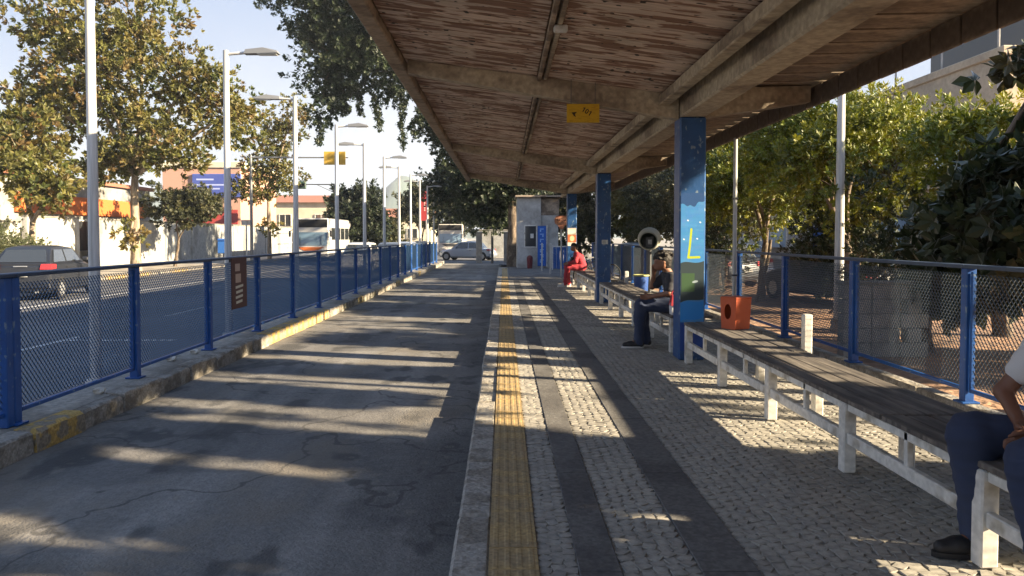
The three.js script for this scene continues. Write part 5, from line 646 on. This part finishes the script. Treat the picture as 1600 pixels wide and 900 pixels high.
function person(label, x, d, o) {                                    // local frame as the world's, facing -x; feet on y = 0
  const t = thing('person', label, 'person', x, 0, d), c = o.cell, J = o.joints, S = o.skin;
  const bones = [B(J.hip, J.chest, 0.13, 0.12), B(J.chest, J.neck, 0.11, 0.055), B(J.neck, J.head, 0.052, 0.05), B(J.head, v3(J.head.x - 0.02, J.head.y + 0.05, J.head.z), 0.083, 0.088), B(v3(J.head.x - 0.045, J.head.y - 0.045, J.head.z), v3(J.head.x - 0.05, J.head.y - 0.02, J.head.z), 0.05, 0.055)];
  bones.push(B(v3(J.head.x - 0.095, J.head.y - 0.002, J.head.z), v3(J.head.x - 0.118, J.head.y - 0.026, J.head.z), 0.012, 0.016));                                    // nose
  for (const s of [-1, 1]) { bones.push(B(v3(J.head.x + 0.005, J.head.y - 0.01, J.head.z + s * 0.085), v3(J.head.x + 0.012, J.head.y + 0.03, J.head.z + s * 0.09), 0.014, 0.02)); bones.push(B(v3(J.head.x - 0.09, J.head.y + 0.04, J.head.z + s * 0.035), v3(J.head.x - 0.088, J.head.y + 0.042, J.head.z + s * 0.05), 0.013, 0.012)); bones.push(B(v3(J.head.x - 0.096, J.head.y - 0.058, J.head.z), v3(J.head.x - 0.09, J.head.y - 0.058, J.head.z + s * 0.022), 0.010, 0.008)); }
  const legs = [], shoes = [], sleeves = [];
  for (const s of ['near', 'far']) { const q = s === 'near' ? 1 : -1, hip = v3(J.hip.x - 0.02, J.hip.y - 0.01, J.hip.z + q * 0.1), K0 = J[s].knee, A0 = J[s].ankle, sh = v3(J.neck.x + 0.015, J.neck.y - 0.07, J.neck.z + q * 0.17), el = J[s].elbow, wr = J[s].wrist;
    bones.push(B(hip, K0, 0.088, 0.058), B(K0, A0, 0.056, 0.04), B(A0, v3(A0.x - 0.13, A0.y - 0.05, A0.z), 0.04, 0.032), B(J.chest, sh, 0.09, 0.06), B(sh, el, 0.05, 0.041), B(el, wr, 0.04, 0.027), ...hand(wr, J[s].point, J[s].thumb, 0.0092, 0.65));
    const bg = o.baggy || 1; legs.push(B(v3(J.hip.x + 0.02, J.hip.y + 0.02, J.hip.z + q * 0.07), hip, 0.125, 0.115), B(hip, K0, 0.112, 0.082 * bg), B(K0, v3(mix(K0.x, A0.x, 0.45), mix(K0.y, A0.y, 0.45), mix(K0.z, A0.z, 0.45)), 0.08 * bg, 0.076 * bg), B(K0, v3(A0.x, A0.y - 0.015 + 0.02 * (bg > 1), A0.z), 0.076 * bg, 0.068 * bg));
    shoes.push([s, A0]); sleeves.push(B(J.chest, sh, 0.11, 0.078), B(sh, sh.clone().lerp(el, o.sleeve), 0.076, 0.066)); if (o.sleeve > 1) sleeves.push(B(el, el.clone().lerp(wr, 0.85), 0.056, 0.042)); }
  const body = bodyMesh('body', bones, S, t, c, 0.022);
  bodyMesh('trousers', legs, o.trousers, t, c, 0.03, folds(0.0045, 34));
  bodyMesh('shirt', [B(v3(J.hip.x + 0.01, J.hip.y + 0.02, J.hip.z), J.chest, 0.158, 0.142), B(J.chest, v3(J.neck.x, J.neck.y - 0.06, J.neck.z), 0.13, 0.085), ...sleeves], o.shirt, t, c, 0.04, folds(0.005, 26));
  for (const [s, A0] of shoes) { const sole = o.sole, z = A0.z, up = bodyMesh('shoe', [B(v3(A0.x + 0.02, 0.06, z), v3(A0.x - 0.02, A0.y, z), 0.048, 0.052), B(v3(A0.x + 0.03, 0.055, z), v3(A0.x - 0.12, 0.052, z), 0.046, 0.046), B(v3(A0.x - 0.1, 0.05, z), v3(A0.x - 0.19, 0.044, z), 0.046, 0.036)], o.shoe, t, Math.min(c, 0.009), 0.02); const sh = new THREE.Shape(); sh.ellipse ? 0 : 0; sh.absellipse(-0.08, 0, 0.158, 0.05, 0, 6.283); part('sole', new THREE.ExtrudeGeometry(sh, { depth: 0.026, bevelEnabled: false, curveSegments: 16 }).rotateX(-Math.PI / 2).translate(A0.x, 0.001, z), sole, up); }
  bodyMesh('hair', o.hair(J.head), o.hairMat, t, Math.min(c, 0.01), 0.02, (x2, y2, z2) => 0.008 * Math.sin(x2 * 120) * Math.sin(y2 * 110) * Math.sin(z2 * 130));
  return t;
}
const jeans = cloth(0.030, 0.043, 0.088, 7), darkTop = cloth(0.035, 0.036, 0.045, 9), redCloth = cloth(0.34, 0.03, 0.045, 11), whiteCloth = cloth(0.62, 0.62, 0.63, 13), black = std({ color: rgb(0.014, 0.014, 0.016), roughness: 0.6 }), hairBlack = std({ color: rgb(0.012, 0.009, 0.008), roughness: 0.7 }), soleWhite = std({ color: rgb(0.55, 0.54, 0.52), roughness: 0.7 });
const cap = (h) => [B(v3(h.x + 0.015, h.y + 0.06, h.z), v3(h.x - 0.02, h.y + 0.085, h.z), 0.092, 0.088), B(v3(h.x + 0.045, h.y, h.z), v3(h.x + 0.03, h.y + 0.05, h.z), 0.07, 0.085)];
const curls = (h) => { srand(55); const o = [B(v3(h.x + 0.02, h.y + 0.07, h.z), v3(h.x - 0.03, h.y + 0.1, h.z), 0.10, 0.085), B(v3(h.x + 0.06, h.y - 0.01, h.z), v3(h.x + 0.05, h.y + 0.05, h.z), 0.07, 0.09)]; for (let i = 0; i < 26; i++) { const a = rr(0, 6.28), e = rr(0.1, 1.4), p = v3(h.x + 0.03 + 0.125 * Math.cos(a) * Math.cos(e), h.y + 0.07 + 0.105 * Math.sin(e), h.z + 0.12 * Math.sin(a) * Math.cos(e)); if (p.x < h.x - 0.07 && p.y < h.y + 0.08) continue; o.push(B(p, p.clone().add(v3(rr(-0.02, 0.02), rr(-0.02, 0.02), rr(-0.02, 0.02))), 0.026, 0.022)); } return o; };
{ // nearest: leaning forward, forearm on the thigh
  const z = 0; person('seated person in white shirt, blue jeans and black shoes at the right edge', 2.08, 3.42, { cell: 0.0105, baggy: 1.22, skin: skin(0.17, 0.075, 0.045), trousers: jeans, shirt: whiteCloth, shoe: black, sole: black, sleeve: 0.62, hair: cap, hairMat: hairBlack,
    joints: { hip: v3(0.66, 0.61, 0), chest: v3(0.60, 0.92, 0), neck: v3(0.50, 1.16, 0), head: v3(0.44, 1.30, 0),
      far: { knee: v3(0.16, 0.60, -0.21), ankle: v3(0.235, 0.10, -0.24), elbow: v3(0.345, 0.80, -0.26), wrist: v3(0.30, 0.68, -0.06), point: v3(-0.4, -0.5, 0.7), thumb: v3(-0.6, 0.6, 0.1) },
      near: { knee: v3(0.15, 0.60, 0.24), ankle: v3(0.22, 0.10, 0.27), elbow: v3(0.345, 0.80, 0.27), wrist: v3(0.28, 0.68, 0.08), point: v3(-0.5, -0.5, -0.5), thumb: v3(-0.6, 0.6, 0) } } }); }
person('seated person with dark curly hair, grey top and jeans beside the first blue column', 2.0, 10.72, { cell: 0.012, skin: skin(0.24, 0.115, 0.07), trousers: jeans, shirt: darkTop, shoe: black, sole: soleWhite, sleeve: 0.7, hair: curls, hairMat: hairBlack,
  joints: { hip: v3(0.42, 0.61, 0), chest: v3(0.37, 0.88, 0), neck: v3(0.30, 1.06, 0), head: v3(0.215, 1.17, 0), near: { knee: v3(-0.10, 0.60, 0.10), ankle: v3(-0.12, 0.10, 0.06), elbow: v3(0.26, 0.78, 0.24), wrist: v3(0.04, 0.72, 0.10), point: v3(-0.9, -0.15, -0.2), thumb: v3(-0.2, 0.8, -0.5) }, far: { knee: v3(-0.05, 0.60, -0.10), ankle: v3(0.02, 0.10, -0.12), elbow: v3(0.12, 0.84, -0.22), wrist: v3(0.13, 1.06, -0.12), point: v3(-0.1, 0.7, 0.45), thumb: v3(0.5, 0.5, 0) } } });
{ const b = thing('shoulder_bag', 'red and white bag on the bench beside the curly-haired person', 'bag', 2.36, 0.502, 10.36); part('body', hull([[-0.1, 0, -0.07], [0.12, 0, -0.07], [-0.1, 0, 0.07], [0.12, 0, 0.07], [-0.08, 0.24, -0.04], [0.1, 0.25, -0.04], [-0.08, 0.24, 0.04], [0.1, 0.25, 0.04], [-0.12, 0.1, 0], [0.14, 0.1, 0]]), whiteCloth, b); part('flap', hull([[-0.11, 0.12, -0.076], [0.125, 0.12, -0.076], [-0.11, 0.12, 0.076], [0.125, 0.12, 0.076], [-0.085, 0.262, -0.05], [0.105, 0.272, -0.05], [-0.085, 0.262, 0.05], [0.105, 0.272, 0.05]]), redCloth, b); part('strap', new THREE.TorusGeometry(0.1, 0.01, 6, 16, Math.PI).translate(0.01, 0.255, 0), redCloth, b); }
person('seated person in red tracksuit far along the benches', 2.0, 23.9, { cell: 0.018, skin: skin(0.22, 0.10, 0.06), trousers: redCloth, shirt: redCloth, shoe: soleWhite, sole: soleWhite, sleeve: 1.05, hair: cap, hairMat: hairBlack,
  joints: { hip: v3(0.42, 0.61, 0), chest: v3(0.36, 0.90, 0), neck: v3(0.26, 1.08, 0), head: v3(0.2, 1.2, 0), near: { knee: v3(-0.02, 0.60, 0.13), ankle: v3(-0.1, 0.10, 0.15), elbow: v3(0.22, 0.80, 0.24), wrist: v3(0.0, 0.72, 0.12), point: v3(-0.9, -0.2, -0.3), thumb: v3(-0.1, 0.9, -0.3) }, far: { knee: v3(-0.02, 0.60, -0.13), ankle: v3(0.04, 0.10, -0.15), elbow: v3(0.2, 0.80, -0.24), wrist: v3(0.0, 0.72, -0.08), point: v3(-0.9, -0.2, 0.3), thumb: v3(-0.1, 0.9, 0.3) } } });
{ const b = thing('backpack', 'black bag on the lap of the person in red', 'bag', 2.14, 0.70, 23.9); bodyMesh('body', [[-0.02, 0.07, -0.08, 0.0, 0.16, 0.08, 0.08, 0.07], [-0.02, 0.07, 0.08, 0.0, 0.18, -0.06, 0.08, 0.06]], black, b, 0.018); part('strap', new THREE.TorusGeometry(0.07, 0.01, 6, 16, Math.PI).translate(0, 0.22, 0), black, b); }
// litter on the median
srand(61); for (const [x, d, l] of [[-4.15, 9.6, 'crumpled white paper cup at the foot of the left fence'], [-4.1, 10.2, 'torn white paper scrap at the foot of the left fence, farther one'], [-4.0, 7.6, 'crumpled pale wrapper by the second fence post']]) { const g = new THREE.IcosahedronGeometry(0.06, 1).toNonIndexed(), p = g.attributes.position; for (let i = 0; i < p.count; i++) { const k = 0.6 + 0.7 * hash2(Math.round(p.getX(i) * 300), Math.round(p.getY(i) * 300 + p.getZ(i) * 700), 5); p.setXYZ(i, p.getX(i) * k, p.getY(i) * k * 0.6 + 0.03, p.getZ(i) * k); } g.computeVertexNormals(); const m = single('paper_litter', boxUV(g), M.white, l, 'litter'); m.position.set(x, 0, -d); }


renderer.render(scene, camera);
